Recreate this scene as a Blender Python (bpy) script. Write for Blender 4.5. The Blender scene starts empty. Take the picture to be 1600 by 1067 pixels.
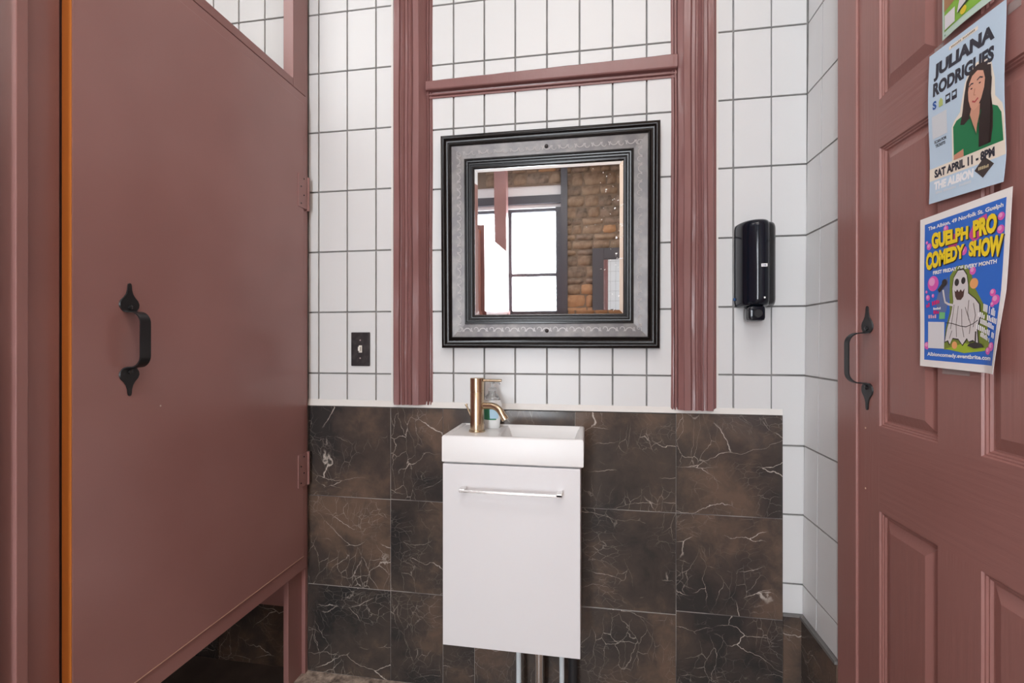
import bpy, bmesh, math, random
from mathutils import Vector, Matrix
random.seed(7)
C = bpy.context.scene.collection
PI = math.pi

# ------------------------------------------------------------------ camera, world, light, exposure
cam = bpy.data.cameras.new('camera'); camo = bpy.data.objects.new('camera', cam); C.objects.link(camo)
cam.sensor_width = 36; cam.lens = 735/1600*36; cam.clip_start = 0.01
camo.location = (0, -1.519, 1.15); camo.rotation_euler = (math.radians(90), 0, math.radians(9.4))
bpy.context.scene.camera = camo

w = bpy.data.worlds.new('overcast_sky'); bpy.context.scene.world = w; w.use_nodes = True
w.node_tree.nodes['Background'].inputs[0].default_value = (0.86, 0.93, 1.0, 1)
w.node_tree.nodes['Background'].inputs[1].default_value = 5.0
LAMP_STRENGTH = 5.8

vs = bpy.context.scene.view_settings
vs.view_transform = 'Standard'; vs.look = 'None'; vs.exposure = 0.2; vs.gamma = 1.0; vs.use_curve_mapping = False

def area(name, loc, rot, sx, sy, power, col):
    l = bpy.data.lights.new(name, 'AREA'); l.shape = 'RECTANGLE'; l.size = sx; l.size_y = sy; l.energy = power; l.color = col
    o = bpy.data.objects.new(name, l); C.objects.link(o); o.location = loc; o.rotation_euler = rot
    return o
# daylight through the far windows; the unseen low half is added as fill
area('window_daylight_fill', (-0.68, -4.50, 1.44), (math.radians(90), 0, 0), 0.60, 2.25, 75, (0.90, 0.95, 1.0))
area('window_daylight_fill', (-1.42, -4.50, 1.44), (math.radians(90), 0, 0), 0.60, 2.25, 50, (0.90, 0.95, 1.0))

# ------------------------------------------------------------------ materials
def nt(name):
    m = bpy.data.materials.new(name); m.use_nodes = True
    t = m.node_tree; b = t.nodes['Principled BSDF']
    return m, t, b
def N(t, typ, **k):
    n = t.nodes.new(typ)
    for a, v in k.items(): setattr(n, a, v)
    return n
def mat(name, col, rough=0.5, metal=0.0, spec=0.5, coat=0.0, trans=0.0, bump=None, emit=0.0, mottle=None, alpha=1.0):
    m, t, b = nt(name); L = t.links
    b.inputs['Base Color'].default_value = (*col, 1); b.inputs['Roughness'].default_value = rough
    b.inputs['Metallic'].default_value = metal; b.inputs['Specular IOR Level'].default_value = spec
    b.inputs['Coat Weight'].default_value = coat; b.inputs['Coat Roughness'].default_value = 0.1
    b.inputs['Transmission Weight'].default_value = trans; b.inputs['Alpha'].default_value = alpha
    if emit:
        b.inputs['Emission Color'].default_value = (*col, 1); b.inputs['Emission Strength'].default_value = emit
    tc = N(t, 'ShaderNodeTexCoord')
    if mottle:                                  # (scale, second colour, lo, hi)
        n = N(t, 'ShaderNodeTexNoise'); n.inputs['Scale'].default_value = mottle[0]; n.inputs['Detail'].default_value = 5
        L.new(tc.outputs['Object'], n.inputs['Vector'])
        r = N(t, 'ShaderNodeValToRGB'); r.color_ramp.elements[0].position = mottle[2]; r.color_ramp.elements[1].position = mottle[3]
        r.color_ramp.elements[0].color = (*col, 1); r.color_ramp.elements[1].color = (*mottle[1], 1)
        L.new(n.outputs[0], r.inputs[0]); L.new(r.outputs[0], b.inputs['Base Color'])
    if bump:                                    # (scale, strength, distance, stretch vector)
        mp = N(t, 'ShaderNodeMapping'); mp.inputs['Scale'].default_value = bump[3]
        L.new(tc.outputs['Object'], mp.inputs['Vector'])
        n = N(t, 'ShaderNodeTexNoise'); n.inputs['Scale'].default_value = bump[0]; n.inputs['Detail'].default_value = 4
        L.new(mp.outputs[0], n.inputs['Vector'])
        bp = N(t, 'ShaderNodeBump'); bp.inputs['Strength'].default_value = bump[1]; bp.inputs['Distance'].default_value = bump[2]
        L.new(n.outputs[0], bp.inputs['Height']); L.new(bp.outputs[0], b.inputs['Normal'])
    return m

PAINT = (0.295, 0.147, 0.135)
def paint_mat(name, stretch, strength, rough=0.34, col=PAINT, chips=0.0):
    m = mat(name, col, rough, bump=(60, strength, 0.0012, stretch), spec=0.5)
    t = m.node_tree; L = t.links; b = t.nodes['Principled BSDF']; tc = N(t, 'ShaderNodeTexCoord')
    n = N(t, 'ShaderNodeTexNoise'); n.inputs['Scale'].default_value = 3.0; L.new(tc.outputs['Object'], n.inputs['Vector'])
    r = N(t, 'ShaderNodeValToRGB')
    r.color_ramp.elements[0].color = (col[0]*0.92, col[1]*0.90, col[2]*0.9, 1); r.color_ramp.elements[0].position = 0.3
    r.color_ramp.elements[1].color = (col[0]*1.08, col[1]*1.10, col[2]*1.12, 1); r.color_ramp.elements[1].position = 0.7
    L.new(n.outputs[0], r.inputs[0]); last = r.outputs[0]
    if chips:
        v = N(t, 'ShaderNodeTexVoronoi'); v.inputs['Scale'].default_value = chips; v.inputs['Randomness'].default_value = 1
        L.new(tc.outputs['Object'], v.inputs['Vector'])
        lt = N(t, 'ShaderNodeMath', operation='LESS_THAN'); lt.inputs[1].default_value = 0.035*chips/14
        L.new(v.outputs['Distance'], lt.inputs[0])
        mx = N(t, 'ShaderNodeMix', data_type='RGBA'); mx.inputs[7].default_value = (0.55, 0.45, 0.40, 1)
        L.new(lt.outputs[0], mx.inputs[0]); L.new(last, mx.inputs[6]); last = mx.outputs[2]
    L.new(last, b.inputs['Base Color'])
    return m

def marble_mat():
    m, t, b = nt('dark_marble'); L = t.links
    tc = N(t, 'ShaderNodeTexCoord'); oi = N(t, 'ShaderNodeObjectInfo')
    mul = N(t, 'ShaderNodeMath', operation='MULTIPLY'); mul.inputs[1].default_value = 43.0; L.new(oi.outputs['Random'], mul.inputs[0])
    add = N(t, 'ShaderNodeVectorMath', operation='ADD'); L.new(tc.outputs['Object'], add.inputs[0]); L.new(mul.outputs[0], add.inputs[1])
    nz = N(t, 'ShaderNodeTexNoise'); nz.inputs['Scale'].default_value = 7; nz.inputs['Detail'].default_value = 6
    L.new(add.outputs[0], nz.inputs['Vector'])
    sc = N(t, 'ShaderNodeVectorMath', operation='SCALE'); sc.inputs['Scale'].default_value = 0.11; L.new(nz.outputs['Color'], sc.inputs[0])
    wv = N(t, 'ShaderNodeVectorMath', operation='ADD'); L.new(add.outputs[0], wv.inputs[0]); L.new(sc.outputs[0], wv.inputs[1])
    def veins(scale, width, stretch, mlo, mhi, mscale):
        mp = N(t, 'ShaderNodeMapping'); mp.inputs['Scale'].default_value = stretch; mp.inputs['Rotation'].default_value = (0, 0.7, 0)
        L.new(wv.outputs[0], mp.inputs['Vector'])
        v = N(t, 'ShaderNodeTexVoronoi', feature='DISTANCE_TO_EDGE'); v.inputs['Scale'].default_value = scale
        L.new(mp.outputs[0], v.inputs['Vector'])
        r = N(t, 'ShaderNodeMapRange'); r.inputs['From Min'].default_value = 0; r.inputs['From Max'].default_value = width
        r.inputs['To Min'].default_value = 1; r.inputs['To Max'].default_value = 0
        L.new(v.outputs['Distance'], r.inputs['Value'])
        k = N(t, 'ShaderNodeTexNoise'); k.inputs['Scale'].default_value = mscale; k.inputs['Detail'].default_value = 3
        L.new(add.outputs[0], k.inputs['Vector'])
        kr = N(t, 'ShaderNodeMapRange'); kr.inputs['From Min'].default_value = mlo; kr.inputs['From Max'].default_value = mhi
        L.new(k.outputs[0], kr.inputs['Value'])
        mm = N(t, 'ShaderNodeMath', operation='MULTIPLY'); L.new(r.outputs[0], mm.inputs[0]); L.new(kr.outputs[0], mm.inputs[1])
        return mm.outputs[0]
    a = veins(4.2, 0.0085, (1, 1, 2.6), 0.50, 0.64, 8)
    c = veins(11, 0.014, (2.6, 1, 1), 0.49, 0.68, 6)
    d = veins(26, 0.026, (1, 1, 1.9), 0.50, 0.75, 7)
    mx1 = N(t, 'ShaderNodeMath', operation='MAXIMUM'); L.new(a, mx1.inputs[0])
    c2 = N(t, 'ShaderNodeMath', operation='MULTIPLY'); c2.inputs[1].default_value = 0.65; L.new(c, c2.inputs[0]); L.new(c2.outputs[0], mx1.inputs[1])
    d2 = N(t, 'ShaderNodeMath', operation='MULTIPLY'); d2.inputs[1].default_value = 0.38; L.new(d, d2.inputs[0])
    mx2 = N(t, 'ShaderNodeMath', operation='MAXIMUM'); L.new(mx1.outputs[0], mx2.inputs[0]); L.new(d2.outputs[0], mx2.inputs[1])
    n2 = N(t, 'ShaderNodeTexNoise'); n2.inputs['Scale'].default_value = 3.4; n2.inputs['Detail'].default_value = 9; n2.inputs['Roughness'].default_value = 0.62
    L.new(wv.outputs[0], n2.inputs['Vector'])
    r = N(t, 'ShaderNodeValToRGB'); e = r.color_ramp.elements
    e[0].position = 0.38; e[0].color = (0.032, 0.030, 0.030, 1); e[1].position = 0.64; e[1].color = (0.135, 0.092, 0.068, 1)
    x = e.new(0.51); x.color = (0.064, 0.051, 0.044, 1)
    L.new(n2.outputs[0], r.inputs[0])
    mx = N(t, 'ShaderNodeMix', data_type='RGBA'); mx.inputs[7].default_value = (0.60, 0.54, 0.48, 1)
    L.new(mx2.outputs[0], mx.inputs[0]); L.new(r.outputs[0], mx.inputs[6]); L.new(mx.outputs[2], b.inputs['Base Color'])
    b.inputs['Roughness'].default_value = 0.16
    return m

def floor_mat():
    m, t, b = nt('mottled_brown_floor'); L = t.links; tc = N(t, 'ShaderNodeTexCoord')
    n = N(t, 'ShaderNodeTexNoise'); n.inputs['Scale'].default_value = 38; n.inputs['Detail'].default_value = 8; n.inputs['Roughness'].default_value = 0.7
    L.new(tc.outputs['Object'], n.inputs['Vector'])
    r = N(t, 'ShaderNodeValToRGB'); e = r.color_ramp.elements
    e[0].position = 0.36; e[0].color = (0.11, 0.078, 0.062, 1); e[1].position = 0.66; e[1].color = (0.62, 0.50, 0.41, 1)
    L.new(n.outputs[0], r.inputs[0]); L.new(r.outputs[0], b.inputs['Base Color'])
    bp = N(t, 'ShaderNodeBump'); bp.inputs['Strength'].default_value = 0.5; bp.inputs['Distance'].default_value = 0.002
    L.new(n.outputs[0], bp.inputs['Height']); L.new(bp.outputs[0], b.inputs['Normal'])
    b.inputs['Roughness'].default_value = 0.35
    return m

def mirror_mat():
    m, t, b = nt('silvered_glass'); L = t.links; tc = N(t, 'ShaderNodeTexCoord')
    b.inputs['Base Color'].default_value = (0.93, 0.94, 0.95, 1); b.inputs['Metallic'].default_value = 1; b.inputs['Roughness'].default_value = 0.012
    # flecks of lost silvering, thickest towards the lower right edge
    n = N(t, 'ShaderNodeTexNoise'); n.inputs['Scale'].default_value = 95; n.inputs['Detail'].default_value = 3; L.new(tc.outputs['Object'], n.inputs['Vector'])
    sx = N(t, 'ShaderNodeSeparateXYZ'); L.new(tc.outputs['Object'], sx.inputs[0])
    g = N(t, 'ShaderNodeMapRange'); g.inputs['From Min'].default_value = 0.02; g.inputs['From Max'].default_value = 0.24
    g.inputs['To Min'].default_value = 0.86; g.inputs['To Max'].default_value = 0.655; L.new(sx.outputs[0], g.inputs['Value'])
    gt = N(t, 'ShaderNodeMath', operation='GREATER_THAN'); L.new(n.outputs[0], gt.inputs[0]); L.new(g.outputs[0], gt.inputs[1])
    d = N(t, 'ShaderNodeBsdfDiffuse'); d.inputs[0].default_value = (0.85, 0.85, 0.84, 1)
    ms = N(t, 'ShaderNodeMixShader'); L.new(gt.outputs[0], ms.inputs[0]); L.new(b.outputs[0], ms.inputs[1]); L.new(d.outputs[0], ms.inputs[2])
    L.new(ms.outputs[0], t.nodes['Material Output'].inputs[0])
    return m

M = dict(
    paint=paint_mat('burgundy_paint', (1, 1, 0.12), 0.25),
    door_paint=paint_mat('burgundy_stall_paint', (1, 1, 1), 0.05, 0.30, (0.325, 0.166, 0.155), chips=9.0),
    grain_v=paint_mat('burgundy_paint_upright_grain', (1.6, 1.6, 0.10), 0.55, 0.36, (0.320, 0.145, 0.126)),
    grain_h=paint_mat('burgundy_paint_level_grain', (1.6, 0.10, 1.6), 0.75, 0.36, (0.320, 0.145, 0.126)),
    old_paint=paint_mat('thick_old_burgundy_paint', (1, 1, 0.22), 1.0, 0.26, (0.235, 0.112, 0.106)),
    tile=mat('white_glazed_tile', (0.675, 0.685, 0.69), 0.36, bump=(6, 0.06, 0.004, (1, 1, 1))),
    grout=mat('grey_grout', (0.23, 0.225, 0.22), 0.9, mottle=(14, (0.33, 0.32, 0.31), 0.4, 0.65)),
    caulk=mat('cream_caulk', (0.72, 0.70, 0.67), 0.6, bump=(30, 0.4, 0.002, (1, 1, 1))),
    greycaulk=mat('grey_sealant', (0.16, 0.155, 0.15), 0.7, bump=(50, 0.6, 0.003, (1, 1, 1))),
    marble=marble_mat(), floor=floor_mat(), mirror=mirror_mat(),
    joint=mat('slab_joint', (0.30, 0.28, 0.26), 0.8, mottle=(5, (0.10, 0.09, 0.09), 0.42, 0.58)),
    plaster=mat('white_ceiling_paint', (0.82, 0.81, 0.79), 0.9),
    warmwall=mat('tan_plaster', (0.66, 0.52, 0.40), 0.75, mottle=(4, (0.58, 0.44, 0.32), 0.4, 0.6)),
    orangewood=mat('raw_orange_wood', (0.62, 0.20, 0.035), 0.45, bump=(40, 0.4, 0.001, (1, 1, 0.1))),
    paleedge=mat('pale_highlight_and_holes', (0.62, 0.40, 0.30), 0.6),  # pale tone of the screw holes and of the painted edge highlight
    iron=mat('black_iron', (0.018, 0.018, 0.020), 0.38, 0.3, bump=(80, 0.25, 0.001, (1, 1, 1))),
    ceramic=mat('white_ceramic', (0.80, 0.80, 0.80), 0.34),
    lacquer=mat('white_lacquer', (0.77, 0.77, 0.79), 0.28),
    brass=mat('brushed_brass', (0.60, 0.475, 0.33), 0.27, 1.0, bump=(120, 0.08, 0.0005, (1, 1, 0.1))),
    nickel=mat('brushed_nickel', (0.72, 0.70, 0.68), 0.25, 1.0),
    chrome=mat('chrome', (0.75, 0.75, 0.76), 0.12, 1.0),
    pvc=mat('white_pvc', (0.66, 0.74, 0.78), 0.35),
    rubber=mat('black_rubber', (0.02, 0.02, 0.022), 0.5),
    blackwood=mat('black_satin_wood', (0.008, 0.006, 0.006), 0.22, spec=0.32),
    pewter=mat('pewter_band', (0.135, 0.125, 0.128), 0.40, 0.3, mottle=(25, (0.20, 0.185, 0.178), 0.4, 0.65)),
    pewter2=mat('pewter_scroll', (0.31, 0.29, 0.285), 0.4, 0.3),
    blackplastic=mat('smoked_black_plastic', (0.006, 0.009, 0.016), 0.14, spec=0.4),
    blackplastic2=mat('black_plastic_housing', (0.016, 0.017, 0.019), 0.25),
    bronze=mat('dark_bronze_plate', (0.035, 0.030, 0.032), 0.35, 0.5, mottle=(40, (0.07, 0.06, 0.06), 0.45, 0.7)),
    ivory=mat('ivory_plastic', (0.75, 0.72, 0.66), 0.3),
    bottle=mat('pearly_white_plastic', (0.80, 0.82, 0.82), 0.25),
    clear=mat('clear_plastic', (0.80, 0.83, 0.84), 0.12, trans=0.85),
    greenlabel=mat('green_label', (0.03, 0.22, 0.12), 0.4), bluelabel=mat('pale_blue_label', (0.45, 0.66, 0.82), 0.4),
    darkframe=mat('dark_window_frame', (0.07, 0.07, 0.085), 0.4), whiteframe=mat('white_blind', (0.75, 0.76, 0.78), 0.6),
    lamp=mat('lit_diffuser', (1.0, 0.975, 0.955), 0.5, emit=LAMP_STRENGTH), stall_fill_lamp=mat('stall_fill_diffuser', (1.0, 0.975, 0.955), 0.5, emit=6.0), white=mat('white_enamel', (0.8, 0.8, 0.8), 0.4),  # the stall diffuser belongs to an added lamp that brightens the right wall
    mortar=mat('brown_mortar', (0.22, 0.17, 0.13), 0.95, bump=(20, 0.8, 0.01, (1, 1, 1))),
    stone_a=mat('grey_brown_stone', (0.27, 0.21, 0.165), 0.9, mottle=(9, (0.09, 0.07, 0.055), 0.4, 0.65), bump=(18, 0.8, 0.012, (1, 1, 1))),
    stone_b=mat('tan_stone', (0.33, 0.25, 0.18), 0.9, mottle=(7, (0.16, 0.10, 0.07), 0.4, 0.65), bump=(18, 0.8, 0.012, (1, 1, 1))),
    stone_c=mat('orange_stone', (0.46, 0.28, 0.16), 0.9, mottle=(8, (0.30, 0.15, 0.08), 0.45, 0.7), bump=(18, 0.8, 0.012, (1, 1, 1))),
    tape=mat('clear_tape', (0.55, 0.45, 0.43), 0.25, alpha=0.45),
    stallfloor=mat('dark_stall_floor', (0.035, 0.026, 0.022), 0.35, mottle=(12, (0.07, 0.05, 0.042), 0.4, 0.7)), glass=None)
def glass_mat():
    m = bpy.data.materials.new('window_glass'); m.use_nodes = True; t = m.node_tree; t.nodes.clear()
    o = N(t, 'ShaderNodeOutputMaterial'); tr = N(t, 'ShaderNodeBsdfTransparent'); gl = N(t, 'ShaderNodeBsdfGlossy'); gl.inputs['Roughness'].default_value = 0.02
    mx = N(t, 'ShaderNodeMixShader'); mx.inputs[0].default_value = 0.06
    t.links.new(tr.outputs[0], mx.inputs[1]); t.links.new(gl.outputs[0], mx.inputs[2]); t.links.new(mx.outputs[0], o.inputs[0])
    return m
M['glass'] = glass_mat()
_ink = {}
def ink(r, g, b, rough=0.45):
    k = (r, g, b)
    if k not in _ink:
        f = lambda c: (c/255)/12.92 if c <= 10 else (((c/255)+0.055)/1.055)**2.4
        _ink[k] = mat('print_ink_%d_%d_%d' % k, (f(r), f(g), f(b)), rough)
    return _ink[k]

# ------------------------------------------------------------------ helpers (all coordinates are metres in the room; z up, back wall at y = 0)
def wloc(p):
    v = Vector((0, 0, 0))
    while p: v += Vector(p.location); p = p.parent
    return v
def build(name, bm, m, parent=None, origin=None, smooth=False):
    """link a bmesh whose verts are room coordinates; origin defaults to the middle of the base"""
    if origin is None:
        xs = [v.co for v in bm.verts]
        origin = Vector(((min(c.x for c in xs)+max(c.x for c in xs))/2, (min(c.y for c in xs)+max(c.y for c in xs))/2, min(c.z for c in xs)))
    origin = Vector(origin)
    bmesh.ops.translate(bm, verts=bm.verts, vec=-origin)
    me = bpy.data.meshes.new(name); bm.to_mesh(me); bm.free()
    for mm in (m if isinstance(m, (list, tuple)) else [m]): me.materials.append(mm)
    if smooth:
        for p in me.polygons: p.use_smooth = True
        if smooth == 'auto': me.set_sharp_from_angle(angle=math.radians(38))
    o = bpy.data.objects.new(name, me); C.objects.link(o)
    if parent: o.parent = parent; o.location = origin - wloc(parent)
    else: o.location = origin
    return o
def tag(o, label=None, cat=None, group=None, kind=None):
    if label: o['label'] = label
    if cat: o['category'] = cat
    if group: o['group'] = group
    if kind: o['kind'] = kind
    return o
def empty(name, loc, label=None, cat=None, group=None, kind=None, parent=None):
    o = bpy.data.objects.new(name, None); C.objects.link(o); o.location = loc; o.empty_display_size = 0.05
    if parent: o.parent = parent; o.location = Vector(loc) - wloc(parent)
    return tag(o, label, cat, group, kind)
def copy_tree(o, parent=None):
    c = o.copy(); C.objects.link(c)
    if parent: c.parent = parent
    for ch in list(o.children): copy_tree(ch, c)
    return c
def box(bm, x0, x1, y0, y1, z0, z1, bev=0.0):
    x0, x1 = sorted((x0, x1)); y0, y1 = sorted((y0, y1)); z0, z1 = sorted((z0, z1))
    r = bmesh.ops.create_cube(bm, size=1); vs_ = r['verts']
    for v in vs_:
        v.co = Vector(((x0+x1)/2 + v.co.x*(x1-x0), (y0+y1)/2 + v.co.y*(y1-y0), (z0+z1)/2 + v.co.z*(z1-z0)))
    if bev:
        es = list({e for v in vs_ for e in v.link_edges})
        bmesh.ops.bevel(bm, geom=es, offset=bev, segments=2, affect='EDGES', profile=0.5)
    return bm
def B(*a, **k): return box(bmesh.new(), *a, **k)
def tube(bm, pts, r, seg=14, flat=None):
    """round tube through points; r a number or a list; flat=(a,b) gives an elliptic section"""
    pts = [Vector(p) for p in pts]; n = len(pts); rs = r if isinstance(r, (list, tuple)) else [r]*n
    rings = []; up = None
    for i, p in enumerate(pts):
        d = (pts[min(i+1, n-1)] - pts[max(i-1, 0)]).normalized()
        if up is None:
            up = Vector((0, 0, 1)) if abs(d.z) < 0.9 else Vector((1, 0, 0))
        s = d.cross(up).normalized(); u = s.cross(d).normalized(); up = u
        rings.append([bm.verts.new(p + (s*math.cos(2*PI*k/seg) + u*math.sin(2*PI*k/seg))*rs[i]) for k in range(seg)])
    for a, b in zip(rings, rings[1:]):
        for k in range(seg): bm.faces.new((a[k], a[(k+1) % seg], b[(k+1) % seg], b[k]))
    bm.faces.new(rings[0][::-1]); bm.faces.new(rings[-1])
    bmesh.ops.recalc_face_normals(bm, faces=bm.faces)
    return bm
def lathe(bm, prof, cx, cy, seg=32, sx=1.0, sy=1.0):
    rings = [[bm.verts.new((cx + r*sx*math.cos(2*PI*k/seg), cy + r*sy*math.sin(2*PI*k/seg), z)) for k in range(seg)] for r, z in prof]
    for a, b in zip(rings, rings[1:]):
        for k in range(seg): bm.faces.new((a[k], a[(k+1) % seg], b[(k+1) % seg], b[k]))
    bm.faces.new(rings[0][::-1]); bm.faces.new(rings[-1])
    bmesh.ops.recalc_face_normals(bm, faces=bm.faces)
    return bm
def loft(bm, rings, close=True, caps=True):
    vr = [[bm.verts.new(p) for p in r] for r in rings]
    n = len(vr[0])
    for a, b in zip(vr, vr[1:]):
        for k in range(n if close else n-1): bm.faces.new((a[k], a[(k+1) % n], b[(k+1) % n], b[k]))
    if caps: bm.faces.new(vr[0][::-1]); bm.faces.new(vr[-1])
    bmesh.ops.recalc_face_normals(bm, faces=bm.faces)
    return bm

# ------------------------------------------------------------------ tiles
_tilemesh = {}
def tile_mesh(sx, sy, sz, m, bev, name):
    k = (round(sx, 4), round(sy, 4), round(sz, 4), m.name)
    if k not in _tilemesh:
        bm = bmesh.new(); box(bm, -sx/2, sx/2, -sy/2, sy/2, -sz/2, sz/2)
        if bev: bmesh.ops.bevel(bm, geom=bm.edges[:], offset=bev, segments=1, affect='EDGES')
        me = bpy.data.meshes.new(name); bm.to_mesh(me); bm.free(); me.materials.append(m); _tilemesh[k] = me
    return _tilemesh[k]
def add_tile(name, parent, x0, x1, y0, y1, z0, z1, m, bev=0.0008):
    o = bpy.data.objects.new(name, tile_mesh(x1-x0, y1-y0, z1-z0, m, bev, name)); C.objects.link(o)
    o.parent = parent; o.location = Vector(((x0+x1)/2, (y0+y1)/2, (z0+z1)/2)) - wloc(parent)
    return o
G = 0.0052           # joint width
PX, PZ = 0.1038, 0.2090
def clipseq(a, b, joints):
    j = [v for v in sorted(joints) if a+0.004 < v < b-0.004]
    return list(zip([a]+j, j+[b]))
def tile_field(parent, x0, x1, z0, z1, xj, zj, stuff_above=2.55, name='white_tile', side=None):
    """tiles of a back-wall panel (face at y=-0.010) or, with side=(fn), of the right wall"""
    bmS = bmesh.new(); nS = 0
    for a, b in clipseq(x0, x1, xj):
        for c, d in clipseq(z0, z1, zj):
            ga = G/2 if a != x0 else 0.0005; gb = G/2 if b != x1 else 0.0005
            gc = G/2 if c != z0 else 0.0005; gd = G/2 if d != z1 else 0.0005
            if c > stuff_above or b < -1.60:
                box(bmS, a+ga, b-gb, -0.010, -0.002, c+gc, d-gd); nS += 1
            else:
                o = add_tile(name, parent, a+ga, b-gb, -0.010, -0.002, c+gc, d-gd, M['tile'])
                o.rotation_euler = (random.uniform(-.0016, .0016), 0, random.uniform(-.0025, .0025))
    if nS: tag(build('tile_field', bmS, M['tile'], parent), kind='stuff')
    else: bmS.free()

CEIL = 3.13
# ---- floor, ceiling
fl = tag(build('floor', B(-2.45, 0.80, -4.75, 0.12, -0.05, 0.0), M['floor']), kind='structure')
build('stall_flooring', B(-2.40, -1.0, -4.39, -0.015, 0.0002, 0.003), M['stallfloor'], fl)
tag(build('ceiling', B(-2.45, 0.80, -4.75, 0.12, CEIL, CEIL+0.06), M['plaster']), kind='structure')

# ---- back wall with every white tile and every marble slab a part
wb = tag(build('wall_back', B(-2.45, 0.80, -0.002, 0.12, 0, CEIL), M['grout'], origin=(0, 0, 0)), kind='structure')
def seq(v, step, lo, hi):
    out = [v]; 
    while out[-1] + step < hi: out.append(out[-1]+step)
    while out[0] - step > lo: out.insert(0, out[0]-step)
    return out
zl = seq(1.0396, 0.2087, 0.95, CEIL)
tile_field(wb, -0.9714, -0.657, 0.945, CEIL, [-0.9334, -0.8264, -0.7207], [1.0396, 1.2514, 1.461, 1.6706, 1.878, 2.0845, 2.2905, 2.497, 2.705, 2.913])
mj = [-0.4465, -0.3419, -0.239, -0.1359, -0.0321, 0.0705, 0.1741]
tile_field(wb, -0.5215, 0.2485, 0.945, 1.968, mj, [1.0445, 1.250, 1.455, 1.658, 1.857])
tile_field(wb, -0.5215, 0.2485, 1.99, CEIL, mj, [2.0725, 2.272, 2.478, 2.686, 2.894])
zr = [0.4324, 0.6374, 0.8417, 1.0494, 1.2544, 1.4633, 1.6736, 1.8794, 2.0863, 2.294, 2.502, 2.710, 2.918]
tile_field(wb, 0.3830, 0.5325, 0.945, CEIL, [0.427], zr)
tile_field(wb, 0.5325+G/2, 0.6310, 1.0494+G/2, CEIL, [], zr[4:])
tile_field(wb, 0.5640, 0.6240, 0.345, 0.8417-G/2, [], zr)
bm = bmesh.new(); z0, z1 = 0.8417+G/2, 1.0494-G/2        # the tile cut in an L round the end of the slabs
P_ = [(.5645, z0), (.6270, z0), (.6295, z1), (.5325+G/2, z1), (.5325+G/2, .9465), (.5645, .9465)]
loft(bm, [[(x, -.002, z) for x, z in P_], [(x, -.010, z) for x, z in P_]]); build('white_tile', bm, M['tile'], wb)
tile_field(wb, -2.40, -1.021, 0.245, CEIL, seq(-1.0385, PX, -2.4, -1.0), [0.43, 0.64, 0.846] + [z+0.006 for z in (1.0396, 1.2514, 1.461, 1.6706, 1.878, 2.0845, 2.2905, 2.497, 2.705, 2.913)])
def marble(x0, x1, zs, y=-0.014):
    for a, b in zip(zs, zs[1:]):
        add_tile('marble_tile', wb, x0+0.0008, x1-0.0008, y, -0.002, a+0.0012, b-0.0012, M['marble'], 0.0006)
marble(-0.9714, -0.666, [0.001, 0.305, 0.6145, 0.9265])
marble(-0.666, -0.482, [0.001, 0.306, 0.6155, 0.9265])
marble(-0.482, -0.374, [0.001, 0.307, 0.617, 0.9270])
marble(-0.374, -0.046, [0.001, 0.309, 0.620, 0.9275])
marble(-0.046, 0.2606, [0.001, 0.312, 0.624, 0.9285])
marble(0.2606, 0.5640, [0.001, 0.324, 0.6245, 0.9315])
marble(0.5640, 0.6240, [0.001, 0.337])
for k in range(5): marble(-1.021-0.305*(k+1), -1.021-0.305*k, [0.001, 0.235])
build('joint_bed', B(-0.9712, 0.5638, -0.0130, -0.003, 0.001, 0.926), M['joint'], wb)
# pale cement ledge above the slabs, sealant over the low slabs
bm = bmesh.new()
loft(bm, [[(x, -0.0145 - random.uniform(0, .0012), 0.9275 + (x+.97)*0.0028), (x, -0.0035, 0.9255 + (x+.97)*0.0028), (x, -0.0025, 0.950), (x, -0.0105, 0.9485 + random.uniform(-.0008, .0008))] for x in [-0.9714 + i*(1.5354/60) for i in range(61)]])
build('ledge', bm, M['caulk'], wb)
build('edge_strip', B(0.5640, 0.6240, -0.016, -0.002, 0.337, 0.3455), M['greycaulk'], wb)
for x0, x1 in ((-0.6645, -0.657), (0.3780, 0.3835)):
    build('caulk_bead', B(x0, x1, -0.013, -0.002, 0.94, CEIL), M['caulk'], wb)
tag(build('service_panel', B(-1.62, -1.025, -0.030, -0.012, 0.226, 0.62), M['paint'], wb), 'burgundy board on the wall inside the stall')

# ---- pilasters: moulded old casings
def profile_trim(name, prof, z0, z1, m, flip=None):
    pr = [((flip - x) if flip is not None else x, d) for x, d in prof]
    bm = bmesh.new(); zs = [z0 + (z1-z0)*i/44 for i in range(45)]
    rings = []
    for i, z in enumerate(zs):
        zz = z + (0.0)
        rings.append([(x + 0.0010*math.sin(z*9.1+x*40), -d - (0.0007*math.sin(z*23+x*90) if d > .005 else 0), zz) for x, d in pr])
    loft(bm, rings)
    return tag(build(name, bm, m, smooth='auto'), kind='structure')
prof = [(-.657, .002), (-.657, .012), (-.6500, .013), (-.6485, .030), (-.6465, .033), (-.6285, .033), (-.6265, .025), (-.6225, .025), (-.620, .031), (-.616, .034),
        (-.612, .031), (-.610, .025), (-.607, .025), (-.6055, .029), (-.601, .029), (-.600, .025), (-.597, .026), (-.594, .032), (-.590, .034), (-.586, .031), (-.584, .024),
        (-.581, .024), (-.5795, .030), (-.561, .030), (-.5595, .026), (-.541, .014), (-.5385, .008), (-.537, .008), (-.536, .017), (-.533, .020), (-.530, .017), (-.529, .010),
        (-.5275, .010), (-.526, .015), (-.5235, .015), (-.522, .011), (-.5186, .011), (-.5186, .002)]
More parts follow.
